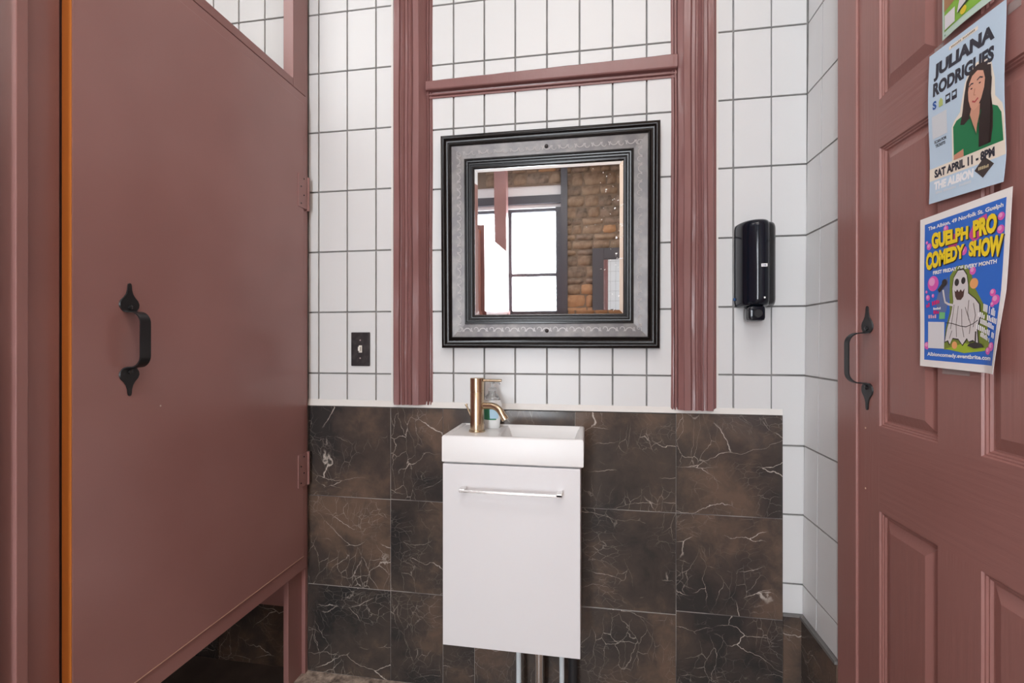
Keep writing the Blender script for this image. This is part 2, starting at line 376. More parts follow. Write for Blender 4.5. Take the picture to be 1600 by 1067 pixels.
profR = [(-.6515, .002), (-.6515, .011), (-.6405, .013), (-.6395, .030), (-.637, .033), (-.622, .033), (-.620, .027), (-.612, .024), (-.608, .033), (-.604, .034), (-.602, .027),
         (-.598, .024), (-.594, .026), (-.592, .033), (-.588, .033), (-.586, .026), (-.578, .025), (-.573, .030), (-.5715, .033), (-.554, .033), (-.552, .028), (-.538, .020), (-.536, .010), (-.5345, .010),
         (-.533, .017), (-.529, .017), (-.5275, .010), (-.526, .014), (-.522, .013), (-.5186, .011), (-.5186, .002)]
profile_trim('trim_1', prof, 0.9385, CEIL, M['old_paint'])
profile_trim('trim_2', profR[::-1], 0.9415, CEIL, M['old_paint'], flip=0.2461-0.5186)
# cross rail between them: broad face, dark groove below, two thin beads
def rail_ring(x, top, face_b, bot):
    return [(x, -.002, top), (x, -.024, top), (x, -.0275, top-.004), (x, -.0275, face_b+.003), (x, -.025, face_b), (x, -.010, face_b-.002),
            (x, -.009, face_b-.006), (x, -.017, face_b-.009), (x, -.017, face_b-.013), (x, -.010, face_b-.015), (x, -.014, face_b-.018), (x, -.014, bot), (x, -.002, bot)]
bm = bmesh.new(); nn = 24
loft(bm, [rail_ring(-.5375+i/nn*.8, 2.0145+.012*i/nn + random.uniform(-.0006, .0006), 1.984, 1.9605) for i in range(nn+1)])
tag(build('trim_3', bm, M['old_paint'], smooth='auto'), kind='structure')

# ---- right wall: tiled return, moulded door, plaster beyond; leans very slightly
wr = tag(build('wall_right', B(0.642, 0.80, -4.75, -0.002, 0, CEIL), M['grout'], origin=(0.642, 0, 0)), kind='structure')
def rx(z): return 0.6340 - (2.08 - z)*0.0092
for a, b in clipseq(-0.216, -0.0105, [-0.0975]):
    for c, d in clipseq(0.345, 2.55, zr):
        bm = bmesh.new(); ga = 0.0005 if a == -0.216 else G/2.4; gb = G/2.4; gc = gd = G/2
        x1 = rx(c); x2 = rx(d)
        p = [(x1, a+ga, c+gc), (x1, b-gb, c+gc), (x2, b-gb, d-gd), (x2, a+ga, d-gd)]
        f = [bm.verts.new(q) for q in p]; g = [bm.verts.new((0.6425, q[1], q[2])) for q in p]
        bm.faces.new(f); bm.faces.new(g[::-1])
        for k in range(4): bm.faces.new((f[k], f[(k+1) % 4], g[(k+1) % 4], g[k]))
        bmesh.ops.recalc_face_normals(bm, faces=bm.faces)
        build('white_tile', bm, M['tile'], wr)
# grout body behind the slanting tiles
bm = bmesh.new()
loft(bm, [[(rx(z)+.0018, -.216, z), (rx(z)+.0018, -.008, z), (.6425, -.008, z), (.6425, -.216, z)] for z in (0.30, CEIL)])
build('grout_bed', bm, M['grout'], wr)
for a, b in ((-0.216, -0.0145),):
    add_tile('marble_tile', wr, 0.6135, 0.6415, a, b, 0.001, 0.335, M['marble'], 0.0006)
build('edge_strip', B(0.6085, 0.630, -0.216, -0.012, 0.335, 0.3435), M['greycaulk'], wr)
build('plaster', B(0.630, 0.6425, -4.70, -1.04, 0, CEIL), M['warmwall'], wr)
build('plaster', B(0.630, 0.6425, -1.04, -0.216, 2.16, CEIL), M['warmwall'], wr)

# door casing
bm = bmesh.new()
box(bm, 0.615, 0.643, -0.3005, -0.216, 0, 2.10, .0025); box(bm, 0.615, 0.643, -1.03, -0.9385, 0, 2.10, .0025); box(bm, 0.615, 0.643, -0.9385, -0.3005, 2.025, 2.10, .0025)
tag(build('trim_4', bm, M['grain_v']), kind='structure')

# six-panel door
DY0, DW = -0.3025, 0.632; DX = 0.620
d1 = empty('door_1', (DX, DY0-DW/2, 0.005), kind='structure')
cols = [(0.0785, 0.2525), (0.348, 0.522)]
rows = [(0.20, 0.782), (0.966, 1.570), (1.675, 1.90)]
def dpt(u, z, dep): return Vector((DX + dep, DY0 - u, z))
bm = bmesh.new()
us = [0, cols[0][0], cols[0][1], cols[1][0], cols[1][1], DW]; zs = [0.006, *[v for r_ in rows for v in r_], 2.02]
matidx = []
def quad(p, mi): f = bm.faces.new([bm.verts.new(q) for q in p]); f.material_index = mi
for i in range(5):
    for j in range(7):
        if i in (1, 3) and j in (1, 3, 5): continue
        horiz = 1 if (i in (1, 2, 3) and j in (0, 2, 4, 6) and not (i == 2 and False)) else 0
        if i == 0 or i == 4 or (i == 2 and j in (1, 3, 5)): horiz = 0
        quad([dpt(us[i], zs[j], 0), dpt(us[i+1], zs[j], 0), dpt(us[i+1], zs[j+1], 0), dpt(us[i], zs[j+1], 0)], horiz)
for (u0, u1) in cols:
    for (z0, z1) in rows:
        st = [(0, 0), (.002, .0035), (.0045, .0035), (.0065, .006), (.009, .006), (.0115, .0095), (.0145, .0095), (.035, .0015)]
        for (a, da), (b, db) in zip(st, st[1:]):
            A = [dpt(u0+a, z0+a, da), dpt(u1-a, z0+a, da), dpt(u1-a, z1-a, da), dpt(u0+a, z1-a, da)]
            Bq = [dpt(u0+b, z0+b, db), dpt(u1-b, z0+b, db), dpt(u1-b, z1-b, db), dpt(u0+b, z1-b, db)]
            for k in range(4): quad([A[k], A[(k+1) % 4], Bq[(k+1) % 4], Bq[k]], 0)
        a, da = st[-1]
        quad([dpt(u0+a, z0+a, da), dpt(u1-a, z0+a, da), dpt(u1-a, z1-a, da), dpt(u0+a, z1-a, da)], 0)
bmesh.ops.remove_doubles(bm, verts=bm.verts, dist=1e-5)
bmesh.ops.recalc_face_normals(bm, faces=bm.faces)
if sum(f.normal.x for f in bm.faces) > 0: bmesh.ops.reverse_faces(bm, faces=bm.faces)
box(bm, DX+.010, DX+.021, DY0-DW, DY0, .006, 2.02)
for u in (0, DW): box(bm, DX, DX+.012, DY0-u-.0004, DY0-u+.0004, .006, 2.02)
build('door_leaf', bm, [M['grain_v'], M['grain_h']], d1)

# ---- iron pull with spade ends; built for a leaf whose face looks along +x, then turned for others
def leaf_plate(zc, s, W, t, face):
    """spade shaped end plate: wide lobe at zc, tip towards s (+1 up, -1 down)"""
    out = []
    pts = [(0.000, .010), (.004, .017), (.010, .0215), (.017, .0225), (.024, .0195), (.031, .0125), (.038, .0075), (.047, .0048), (.055, .0042), (.0595, .0030), (.061, .0)]
    L_ = [(z_, w_) for z_, w_ in pts]; R_ = [(z_, -w_) for z_, w_ in pts[:-1]][::-1]
    ring = L_ + R_
    bm = bmesh.new()
    return ring
def make_pull(root_name_parent, yc, zlo, zhi, xf, n, strap_w=0.0235, off=0.040):
    """xf face plane, n = +1/-1 outward normal along x"""
    mid = (zlo+zhi)/2; lt = 0.061
    h = empty('pull_handle', (xf, yc, mid), parent=root_name_parent)
    for s in (1, -1):
        base = (zhi-lt) if s > 0 else (zlo+lt)
        ring = leaf_plate(0, s, 0, 0, 0)
        bm = bmesh.new()
        f0 = [(xf, yc+w_, base+s*z_) for z_, w_ in ring]; f1 = [(xf+n*.0026, yc+w_*.93, base+s*z_) for z_, w_ in ring]
        loft(bm, [f0, f1]); build('end_plate', bm, M['iron'], h, smooth='auto')
        bm = bmesh.new(); tube(bm, [(xf+n*.002, yc, base+s*.010), (xf+n*.0050, yc, base+s*.010), (xf+n*.0060, yc, base+s*.010)], [.0052, .0048, .0025], 12)
        box(bm, xf+n*.0055, xf+n*.0066, yc-.0035, yc+.0035, base+s*.010-.0006, base+s*.010+.0006)
        build('screw', bm, M['blackplastic2'], h, smooth='auto')
    # strap
    zt, zb = zhi-lt, zlo+lt; r = 0.024; path = [(0.0005, zt+.004), (0.0035, zt+.0015), (.010, zt)]
    path += [(off-r + r*math.sin(a), zt - r + r*math.cos(a)) for a in [i*PI/16 for i in range(9)]]
    path += [(off-r + r*math.cos(a), zb + r - r*math.sin(a)) for a in [i*PI/16 for i in range(9)]]
    path += [(.010, zb), (.0035, zb-.0015), (0.0005, zb-.004)]
    bm = bmesh.new(); rings = []
    for i, (px, pz) in enumerate(path):
        q0 = path[max(i-1, 0)]; q1 = path[min(i+1, len(path)-1)]; dx, dz = q1[0]-q0[0], q1[1]-q0[1]; l = math.hypot(dx, dz); nx, nz = dz/l, -dx/l
        k = min(i, len(path)-1-i); ww = strap_w/2 * (1 if k > 3 else (1.0 + .10*(3-k))); t = .0013
        rings.append([(xf+n*(px+nx*t), yc-ww, pz+nz*t), (xf+n*(px+nx*t), yc+ww, pz+nz*t), (xf+n*(px-nx*t), yc+ww, pz-nz*t), (xf+n*(px-nx*t), yc-ww, pz-nz*t)])
    loft(bm, rings); build('grip_strap', bm, M['iron'], h, smooth='auto')
    return h
h = make_pull(d1, -0.338, 0.995, 1.230, DX, -1, 0.018, 0.043); tag(h, 'black iron pull on the panelled door')
for z in (.9533, .8156):
    build('screw_hole', tube(bmesh.new(), [(DX-.0002, -.330, z), (DX-.0012, -.330, z)], .0022, 8), M['paleedge'], d1)

# ---- toilet stalls along the left: frame and doors
def hinge(parent, z0, z1, x, y_in):
    hg = empty('hinge', (x, y_in, z0), parent=parent)
    build('leaf', B(x-.0005, x+.0022, y_in-.0485, y_in, z0, z1, bev=.0006), M['door_paint'], hg)
    bm = bmesh.new(); tube(bm, [(x-.0005, y_in+.0085, z0-.002), (x-.0005, y_in+.0085, z1+.001)], .0062, 14); build('barrel', bm, M['paint'], hg, smooth='auto')
    for i, (dy, f) in enumerate(((-.034, .12), (-.018, .40), (-.034, .63), (-.018, .90))):
        build('screw', tube(bmesh.new(), [(x+.0018, y_in+dy, z0+f*(z1-z0)), (x+.0030, y_in+dy, z0+f*(z1-z0))], .0026, 10), M['blackplastic2'], hg)
    return hg
def stall_door(label, y0, y1, z0=.372, z1=1.9905, pull=True):
    r = empty('stall_door', (-.973, (y0+y1)/2, z0), label, 'door', None)
    build('door_slab', B(-.981, -.965, y1, y0, z0, z1, bev=.001), M['door_paint'], r)
    build('face_panel', B(-.9662, -.960, y1+.0006, y0-.0238, z0+.048, z1-.031, bev=.0016), M['door_paint'], r)
    tag(build('raw_edge', B(-.9808, -.9603, y1-.0010, y1+.0004, z0+.001, z1-.001), M['orangewood'], r), 'bare orange wood edge')
    tag(build('edge_highlight', B(-.9612, -.9596, y1+.002, y0-.0245, z0+.0472, z0+.0492), M['paleedge'], r), 'pale strip painted as a highlight on the lower edge')  # thin pale strip paints the line of light along the sheet's chamfer
    if pull != 'flip': hinge(r, 1.602, 1.713, -.960, -.0403 + (y0+.0326)); hinge(r, .660, .770, -.960, -.0403 + (y0+.0326))
    if pull: make_pull(r, (-.671 + (y0+.0326)) if pull != 'flip' else y0-.11, 1.035, 1.273, -.960, 1)
    return r
stall_door('burgundy stall door with iron pull nearest the white sink', -.0326, -.7826)
def post(parent, x0, x1, y0, y1, z0, z1, name='post'): return build(name, B(x0, x1, y0, y1, z0, z1, bev=.0012), M['paint'], parent)
sf = empty('stall_partition', (-1.0, -.43, 0), 'burgundy timber stall front of posts and rail meeting the tiled wall', 'partition')
post(sf, -1.003, -.985, -.1035, -.0045, 0, 1.985)
post(sf, -1.003, -.967, -.1035, -.0335, 1.9945, CEIL-.002, 'transom_stile')
post(sf, -1.018, -.972, -.0300, -.0150, 0, CEIL-.002, 'scribe_strip')
post(sf, -1.003, -.967, -.84, -.1040, 1.9945, 2.0205, 'header_rail')
post(sf, -1.018, -.9845, -.8540, -.7845, 0, 1.9935)
post(sf, -1.030, -1.019, -.8540, -.7200, 0, 1.9935, 'closing_strip')
post(sf, -1.018, -.9690, -.8540, -.8405, 1.9935, CEIL-.002, 'transom_stile')
post(sf, -1.010, -.956, -.8720, -.8545, 0, CEIL-.002, 'stop_strip')
sf2 = empty('stall_partition', (-1.0, -2.7, 0), 'burgundy posts of the stalls seen only in the mirror', 'partition')
post(sf2, -1.018, -.985, -1.665, -1.63, 0, CEIL-.002)
post(sf2, -1.018, -.985, -2.62, -.871, 2.0, 2.06, 'header_rail')
post(sf2, -1.000, -.928, -2.83, -2.645, 0, 2.09)
post(sf2, -1.10, -1.02, -2.80, -2.72, 0, CEIL-.002)
post(sf2, -1.13, -.985, -4.24, -4.10, 0, CEIL-.002)
stall_door('second burgundy stall door, beyond the left edge of the photo', -.900, -1.625, pull='flip')
stall_door('burgundy stall door at the left edge of the mirror image', -1.67, -2.63, z1=2.04, pull=False)
stall_door('stall door with glaring face beside the window, seen in the mirror', -2.84, -4.06, z1=2.05, pull=False)
tag(build('wall_left', B(-2.45, -2.40, -4.75, 0, 0, CEIL), M['plaster']), kind='structure')
for i, yy in enumerate((-.83, -1.65, -2.72, -4.12)):
    o = build('stall_divider', B(-2.39, -1.135, yy-.010, yy+.010, .30, 2.0), M['door_paint'])
    tag(o, ['burgundy partition board behind the left post of the first stall', 'burgundy partition board behind the second stall door',
            'burgundy partition board at the mirror image left edge', 'burgundy partition board next to the mirrored window'][i], 'partition')

# ---- far wall (seen in the mirror): stone with a window
FY = -4.40
wf = empty('wall_front', (0, FY, 0), kind='structure')
bm = bmesh.new()
WX0, WX1, WZ0, WZ1 = -1.78, -.345, .22, 2.92  # sill lowered out of view so the windows give added low fill light
box(bm, -2.45, .80, FY-.30, FY, 0, WZ0); box(bm, -2.45, .80, FY-.30, FY, WZ1, CEIL); box(bm, -2.45, WX0, FY-.30, FY, WZ0, WZ1); box(bm, WX1, .80, FY-.30, FY, WZ0, WZ1)
build('masonry', bm, M['mortar'], wf)
rng = random.Random(5)
def stone(x0, x1, z0, z1, m):
    nx, nz = 5, 4; bm = bmesh.new(); g = {}
    cx, cz = (x0+x1)/2, (z0+z1)/2; dep = rng.uniform(.015, .045)
    corner = [rng.uniform(.0, .35) for _ in range(4)]
    for i in range(nx):
        for j in range(nz):
            u = i/(nx-1)*2-1; v = j/(nz-1)*2-1
            k = (0 if u < 0 else 1) + (0 if v < 0 else 2); pull = corner[k]*(abs(u*v))*.6
            x = cx + (x1-x0)/2*u*(1-pull) + rng.uniform(-.006, .006); z = cz + (z1-z0)/2*v*(1-pull) + rng.uniform(-.005, .005)
            edge = max(abs(u), abs(v)); y = FY + (dep + rng.uniform(-.007, .007) if edge < .95 else .002)
            g[i, j] = bm.verts.new((x, y, z))
    for i in range(nx-1):
        for j in range(nz-1): bm.faces.new((g[i, j], g[i+1, j], g[i+1, j+1], g[i, j+1]))
    bmesh.ops.recalc_face_normals(bm, faces=bm.faces)
    if sum(f.normal.y for f in bm.faces) < 0: bmesh.ops.reverse_faces(bm, faces=bm.faces)
    build('stone', bm, m, wf, smooth=True)
def stones(xa, xb, za, zb):
    z = za
    while z < zb-.03:
        hh = min(rng.uniform(.075, .16), zb-z)
        if zb-z-hh < .04: hh = zb-z
        x = xa
        while x < xb-.01:
            ww = min(rng.uniform(.10, .30), xb-x)
            if xb-x-ww < .06: ww = xb-x
            q = rng.random(); low = z < 1.75
            m = M['stone_c'] if q < (.40 if low else .06) else (M['stone_b'] if q < .62 else M['stone_a'])
            stone(x+.004, x+ww-.004, z+.004, z+hh-.004, m); x += ww
        z += hh
stones(WX1+.015, .625, .02, CEIL-.01)
stones(-1.30, WX1+.015, WZ1+.01, CEIL-.01)
# window: white blind box, dark bar, sashes, panes
def window(name, x0, x1):
    wd = empty(name, ((x0+x1)/2, FY-.10, WZ0), kind='structure')
    y0, y1 = FY-.14, FY-.09
    build('blind', B(x0, x1, FY-.20, FY-.02, 2.80, WZ1), M['whiteframe'], wd)
    build('dark_bar', B(x0, x1, FY-.12, FY-.01, 2.70, 2.80), M['darkframe'], wd)
    build('head', B(x0, x1, FY-.14, FY-.05, 2.655, 2.70), M['whiteframe'], wd)
    fr = bmesh.new()
    box(fr, x0, x0+.045, y0, y1, WZ0, 2.655); box(fr, x1-.075, x1, y0, y1+.05, WZ0, 2.655); box(fr, x0+.045, x1-.075, y0, y1, 2.62, 2.655); box(fr, x0+.045, x1-.075, y0, y1, WZ0, WZ0+.06)
    build('sash_frame', fr, M['darkframe'], wd)
    build('meeting_rail', B(x0+.045, x1-.075, y0, y1+.01, 1.80, 1.845), M['darkframe'], wd)
    build('pane', B(x0+.045, x1-.075, y0+.02, y0+.024, 1.845, 2.62), M['glass'], wd)
    build('pane', B(x0+.045, x1-.075, y0+.02, y0+.024, WZ0+.06, 1.80), M['glass'], wd)
window('window_1', -1.03, WX1); window('window_2', WX0, -1.05)
tag(build('trim_5', B(-1.05, -1.03, FY-.2, FY+.005, WZ0, WZ1), M['darkframe']), kind='structure')
tag(build('trim_6', B(WX1-.005, WX1+.075, FY-.02, FY+.055, WZ0-.05, CEIL-.01), M['darkframe']), kind='structure')

# ------------------------------------------------------------------ wash basin, cabinet, tap
SX0, SX1, SY0, SZ0, SZ1 = -.4180, -.0170, -.2235, .8050, .8815
sk = empty('wash_basin', ((SX0+SX1)/2, SY0/2, SZ0), 'small white ceramic wash basin with a tap deck at its left', 'sink')
def sh(x, y):
    """height of the basin's top: rounded rim, tap deck, bowl"""
    e = min(x-SX0, SX1-x, y-SY0); r = .005
    hgt = SZ1 - (r - math.sqrt(max(0, r*r - (r-e)**2)) if e < r else 0)
    def ss(a): a = max(0, min(1, a)); return a*a*(3-2*a)
    inb = min(x-(SX0+.013), (SX1-.012)-x, y-(SY0+.014), -.016-y)
    deck = ss(inb/.005)*.0045
    bx0 = -.262
    ib = min(x-bx0, (SX1-.013)-x, y-(SY0+.016), -.018-y)
    bowl = ss(ib/.030)*.0580 if ib > 0 else 0
    return hgt - max(deck, bowl + (deck if bowl > 0 else 0))
nx, ny = 150, 90
def grade(n, a, b): # denser near ends
    return [a + (b-a)*(0.5 - 0.5*math.cos(PI*i/n))*0.35 + (b-a)*(i/n)*0.65 for i in range(n+1)]
gx, gy = grade(nx, SX0, SX1), grade(ny, SY0, -.0155)
bm = bmesh.new(); g = [[bm.verts.new((x, y, sh(x, y))) for y in gy] for x in gx]
for i in range(nx):
    for j in range(ny): bm.faces.new((g[i][j], g[i+1][j], g[i+1][j+1], g[i][j+1]))
rim = [g[i][0] for i in range(nx+1)] + [g[nx][j] for j in range(1, ny+1)] + [g[i][ny] for i in range(nx-1, -1, -1)] + [g[0][j] for j in range(ny-1, 0, -1)]
low = [bm.verts.new((v.co.x, v.co.y, SZ0+.003)) for v in rim]
low2 = [bm.verts.new(((v.co.x-(SX0+SX1)/2)*.985+(SX0+SX1)/2, max(v.co.y, SY0+.003), SZ0)) for v in rim]
for k in range(len(rim)):
    k2 = (k+1) % len(rim)
    bm.faces.new((rim[k], low[k], low[k2], rim[k2])); bm.faces.new((low[k], low2[k], low2[k2], low[k2]))
bm.faces.new(low2[::-1]); bmesh.ops.recalc_face_normals(bm, faces=bm.faces)
build('bowl', bm, M['ceramic'], sk, smooth='auto')
bm = bmesh.new(); lathe(bm, [(.018, .8195), (.019, .8205), (.017, .8225), (.004, .8235)], -.135, -.115, 24); build('drain', bm, M['brass'], sk, smooth='auto')

cb = empty('vanity_cabinet', (-.2215, -.11, .283), 'narrow white wall-hung cabinet under the wash basin', 'cabinet')
bm = bmesh.new(); CX0, CX1 = -.4140, -.0265
box(bm, CX0, CX1, -.2035, -.0155, .285, .8045, bev=.0008); build('carcass', bm, M['lacquer'], cb)
dr = build('door', B(CX0-.0015, CX1+.0008, -.2225, -.2045, .2825, .8010, bev=.0012), M['lacquer'], cb)
hb = bmesh.new(); box(hb, -.3600, -.0735, -.2535, -.2465, .7305, .7375, bev=.0012)
box(hb, -.3600, -.3440, -.2500, -.2225, .7315, .7395, bev=.001); box(hb, -.0895, -.0735, -.2535, -.2225, .7295, .7400, bev=.001)
build('bar_handle', hb, M['nickel'], dr)

TX, TY = -.3375, -.128
tp = empty('tap', (TX, TY, .877), 'brushed brass mixer tap on the basin deck', 'tap')
bm = bmesh.new(); lathe(bm, [(.0245, .8772), (.0250, .8785), (.0245, .8815), (.0225, .8825)], TX, TY, 40); build('base_ring', bm, M['brass'], tp, smooth='auto')
bm = bmesh.new(); lathe(bm, [(.0210, .8810), (.0210, .9950), (.0202, .9962), (.0202, .9975), (.0212, .9985), (.0212, 1.0015), (.0204, 1.0025)], TX, TY, 48); build('body', bm, M['brass'], tp, smooth='auto')
bm = bmesh.new(); lathe(bm, [(.0205, 1.0022), (.0213, 1.0032), (.0213, 1.0385), (.0205, 1.0395), (.012, 1.0397)], TX, TY, 48); cap = build('lever_cap', bm, M['brass'], tp, smooth='auto')
bm = bmesh.new(); tube(bm, [(TX+.015, TY, 1.0325), (TX+.076, TY-.004, 1.0325), (TX+.0765, TY-.004, 1.0325)], [.0040, .0044, .0036], 14); build('lever', bm, M['brass'], tp, smooth='auto')
pp = [(TX+.012, TY, .9560), (TX+.045, TY-.008, .9570)]
for i in range(1, 9):
    a = i*math.radians(55)/8; R_ = .040
    pp.append((TX+.045+R_*math.sin(a), TY-.008-.012*i/8, .9570-R_*(1-math.cos(a))))
l = Vector(pp[-1]); dirv = Vector((math.cos(math.radians(57)), -.12, -math.sin(math.radians(57)))).normalized()
pp.append(tuple(l + dirv*.013)); 
bm = bmesh.new(); tube(bm, pp, .0100, 20); e2 = Vector(pp[-1]); tube(bm, [e2, e2+dirv*.001, e2+dirv*.012, e2+dirv*.013], [.0100, .0112, .0112, .0100], 20)
build('spout', bm, M['brass'], tp, smooth='auto')
bm = bmesh.new(); tube(bm, [(TX-.012, TY+.014, .895), (TX-.037, TY+.018, .950), (TX-.039, TY+.018, .9555), (TX-.0395, TY+.018, .957)], [.0026, .0028, .0045, .0040], 12); build('pop_up_rod', bm, M['brass'], tp, smooth='auto')
bm = bmesh.new(); tube(bm, [(TX+.010, TY-.017, .897), (TX+.0125, TY-.0215, .897)], .006, 14); build('front_screw', bm, M['brass'], tp, smooth='auto')

# soap bottle behind the tap
BX, BY = -.3050, -.060
sb = empty('soap_bottle', (BX, BY, .877), 'white pump soap bottle with green label behind the brass tap', 'bottle')
bm = bmesh.new(); lathe(bm, [(.022, .8772), (.0245, .880), (.0250, .892), (.0265, .906), (.0300, .924), (.0315, .940), (.0305, .955), (.0265, .966)], BX, BY, 32, 1, .62); build('body', bm, M['bottle'], sb, smooth='auto')
bm = bmesh.new(); lathe(bm, [(.0266, .9662), (.022, .976), (.0145, .985), (.0125, .993)], BX, BY, 32, 1, .7); build('shoulder', bm, M['clear'], sb, smooth='auto')
bm = bmesh.new(); lathe(bm, [(.0135, .9925), (.0138, 1.003), (.008, 1.005), (.0045, 1.006), (.0045, 1.017), (.010, 1.018), (.0105, 1.026), (.005, 1.0285)], BX, BY, 24)
tube(bm, [(BX, BY, 1.0225), (BX+.020, BY-.012, 1.0225), (BX+.028, BY-.016, 1.018)], [.0045, .0038, .003], 10); build('pump', bm, M['clear'], sb, smooth='auto')
def label_patch(a0, a1, zz, m, name):
    bm = bmesh.new(); rings = []
    for z, r in zz:
        rings.append([(BX + (r+.0006)*math.cos(a), BY + (r+.0006)*.62*math.sin(a), z) for a in [math.radians(a0+(a1-a0)*k/14) for k in range(15)]])
    loft(bm, rings, close=False, caps=False); build(name, bm, m, sb, smooth=True)
label_patch(200, 305, [(.904, .0263), (.924, .0300), (.940, .0315), (.956, .0303)], M['greenlabel'], 'green_label')
label_patch(262, 320, [(.908, .0270), (.924, .0304), (.938, .0319)], M['bluelabel'], 'blue_label')

# pipes under the cabinet
for nm, x, y, r, m, lab in (('white_pipe', -.215, -.10, .0078, 'pvc', 'thin white supply pipe under the cabinet, leftmost of three'), ('chrome_pipe', -.153, -.09, .0150, 'chrome', 'wide chrome drain pipe under the middle of the cabinet'),
                       ('white_pipe', -.084, -.10, .0075, 'pvc', 'thin white supply pipe beside the black hose under the cabinet'), ('black_hose', -.052, -.070, .0140, 'rubber', 'thick black hose under the right end of the cabinet')):
    bm = bmesh.new(); tube(bm, [(x, y, .0005), (x+.001, y, .15), (x, y, .2845)], r, 16); tube(bm, [(x, y, .0008), (x, y, .006)], r+.004, 20)
    tag(build(nm, bm, M[m], smooth='auto'), lab, 'pipe' if 'pipe' in nm else 'hose')

# ------------------------------------------------------------------ big mirror, hung leaning slightly forward
MX, MZ = -.1345, 1.4735; HW = .3452
mr = empty('wall_mirror', (MX, -.028, MZ-HW), 'square mirror in black frame with pewter scroll band above the sink', 'mirror')
def frame_ring(bm, prof, cx, cz, hw, y0):
    """prof = [(inset from outer edge, height off the back plane)]; mitred square ring"""
    rr = []
    for s, d in prof:
        q = hw - s; rr.append([bm.verts.new((cx-q, y0-d, cz-q)), bm.verts.new((cx+q, y0-d, cz-q)), bm.verts.new((cx+q, y0-d, cz+q)), bm.verts.new((cx-q, y0-d, cz+q))])
    for a, b in zip(rr, rr[1:]):
        for k in range(4): bm.faces.new((a[k], a[(k+1) % 4], b[(k+1) % 4], b[k]))
    bmesh.ops.recalc_face_normals(bm, faces=bm.faces)
    if sum(f.normal.y*f.calc_area() for f in bm.faces) > 0: bmesh.ops.reverse_faces(bm, faces=bm.faces)
    return bm
Y0 = -.012
def build_frame(parent, cx, cz, hw, sgn=1, scroll=True):
    parts = []
    p1 = [(0, 0), (0, .017), (.0015, .024), (.005, .0275), (.009, .0285), (.0125, .027), (.0145, .0235), (.0155, .0215), (.018, .0200), (.022, .0190), (.0265, .0195), (.030, .0225), (.0315, .0255), (.0335, .0265), (.0355, .025), (.0362, .021)]
    parts.append(build('outer_moulding', frame_ring(bmesh.new(), p1, cx, cz, hw, Y0), M['blackwood'], parent, smooth='auto'))
    p2 = [(.0360, .021), (.0375, .0215), (.0775, .0165), (.0790, .016)]
    parts.append(build('scroll_band', frame_ring(bmesh.new(), p2, cx, cz, hw, Y0), M['pewter'], parent))
    p3 = [(.0785, .013), (.0785, .0205), (.0795, .0225), (.0835, .0225), (.0845, .0190), (.0855, .0190), (.0865, .0205), (.0900, .0195), (.0912, .0160), (.0925, .0160), (.0938, .0172), (.0975, .0160),
          (.0985, .0120), (.1005, .0118), (.1020, .0128), (.1065, .0110), (.1085, .0060)]
    parts.append(build('inner_moulding', frame_ring(bmesh.new(), p3, cx, cz, hw, Y0), M['blackwood'], parent, smooth='auto'))
    if scroll:
        bm = bmesh.new()
        def spiral(c, ax, ay, flip, ph):
            pts = []
            for i in range(16):
                a = ph + i/15*2*PI*1.15; r = .0150*(1-i/15*.82); u = r*math.cos(a); v = r*math.sin(a)*flip
                pts.append(c + ax*u + ay*v)
            return pts
        for side in range(4):
            ax = [Vector((1, 0, 0)), Vector((0, 0, 1)), Vector((-1, 0, 0)), Vector((0, 0, -1))][side]
            nrm = [Vector((0, 0, -1)), Vector((1, 0, 0)), Vector((0, 0, 1)), Vector((-1, 0, 0))][side]
            mid = Vector((cx, Y0-.0195, cz)) + nrm*(hw-.0570)
            n = 23; half = hw-.050
            for k in range(n):
                t = -half + (k+.5)*(2*half/n); c = mid + ax*t
                sp = spiral(c + nrm*(.004 if k % 2 else -.004), ax, nrm, 1 if k % 2 else -1, PI*.9)
                vv = []
                for q in sp:   # thin flat ribbon
                    vv.append(q)
                prev = None
                for i in range(len(vv)-1):
                    d = (vv[i+1]-vv[i]).normalized(); s = d.cross(Vector((0, 1, 0))).normalized()*(.0019*(1-.5*i/15))
                    a = bm.verts.new(vv[i]+s); b = bm.verts.new(vv[i]-s)
                    if prev: bm.faces.new((prev[0], a, b, prev[1]))
                    prev = (a, b)
        bmesh.ops.recalc_face_normals(bm, faces=bm.faces)
        o = build('scrollwork', bm, M['pewter2'], parent); parts.append(o)
        for s in (1, -1):
            bm = bmesh.new(); tube(bm, [(cx, Y0-.018, cz+s*(hw-.0555)), (cx, Y0-.023, cz+s*(hw-.0555)), (cx, Y0-.0255, cz+s*(hw-.0555))], [.0062, .0056, .002], 14); build('screw_cap', bm, M['bronze'], parent, smooth='auto')
    # glass with bevelled border
    q = hw-.1075; bw = .0125
    o_ = build('glass', frame_ring(bmesh.new(), [(.1075, .0045), (.1075+bw, .0060)], cx, cz, hw, Y0), M['mirror'], parent, origin=(cx, Y0, cz)); o_.name = 'bevelled_border'
    bm = bmesh.new(); qq = q-bw; bm.faces.new([bm.verts.new((cx-qq, Y0-.0060, cz-qq)), bm.verts.new((cx+qq, Y0-.0060, cz-qq)), bm.verts.new((cx+qq, Y0-.0060, cz+qq)), bm.verts.new((cx-qq, Y0-.0060, cz+qq))])
    bmesh.ops.recalc_face_normals(bm, faces=bm.faces)
    if list(bm.faces)[0].normal.y > 0: bmesh.ops.reverse_faces(bm, faces=bm.faces)
    build('glass', bm, M['mirror'], parent, origin=(cx, Y0, cz))
    build('backing', B(cx-hw+.004, cx+hw-.004, Y0-.003, Y0, cz-hw+.004, cz+hw-.004), M['blackwood'], parent)
build_frame(mr, MX, MZ, HW)
mr.rotation_euler = (math.radians(1.1), 0, 0); mr.location.y = -.0285
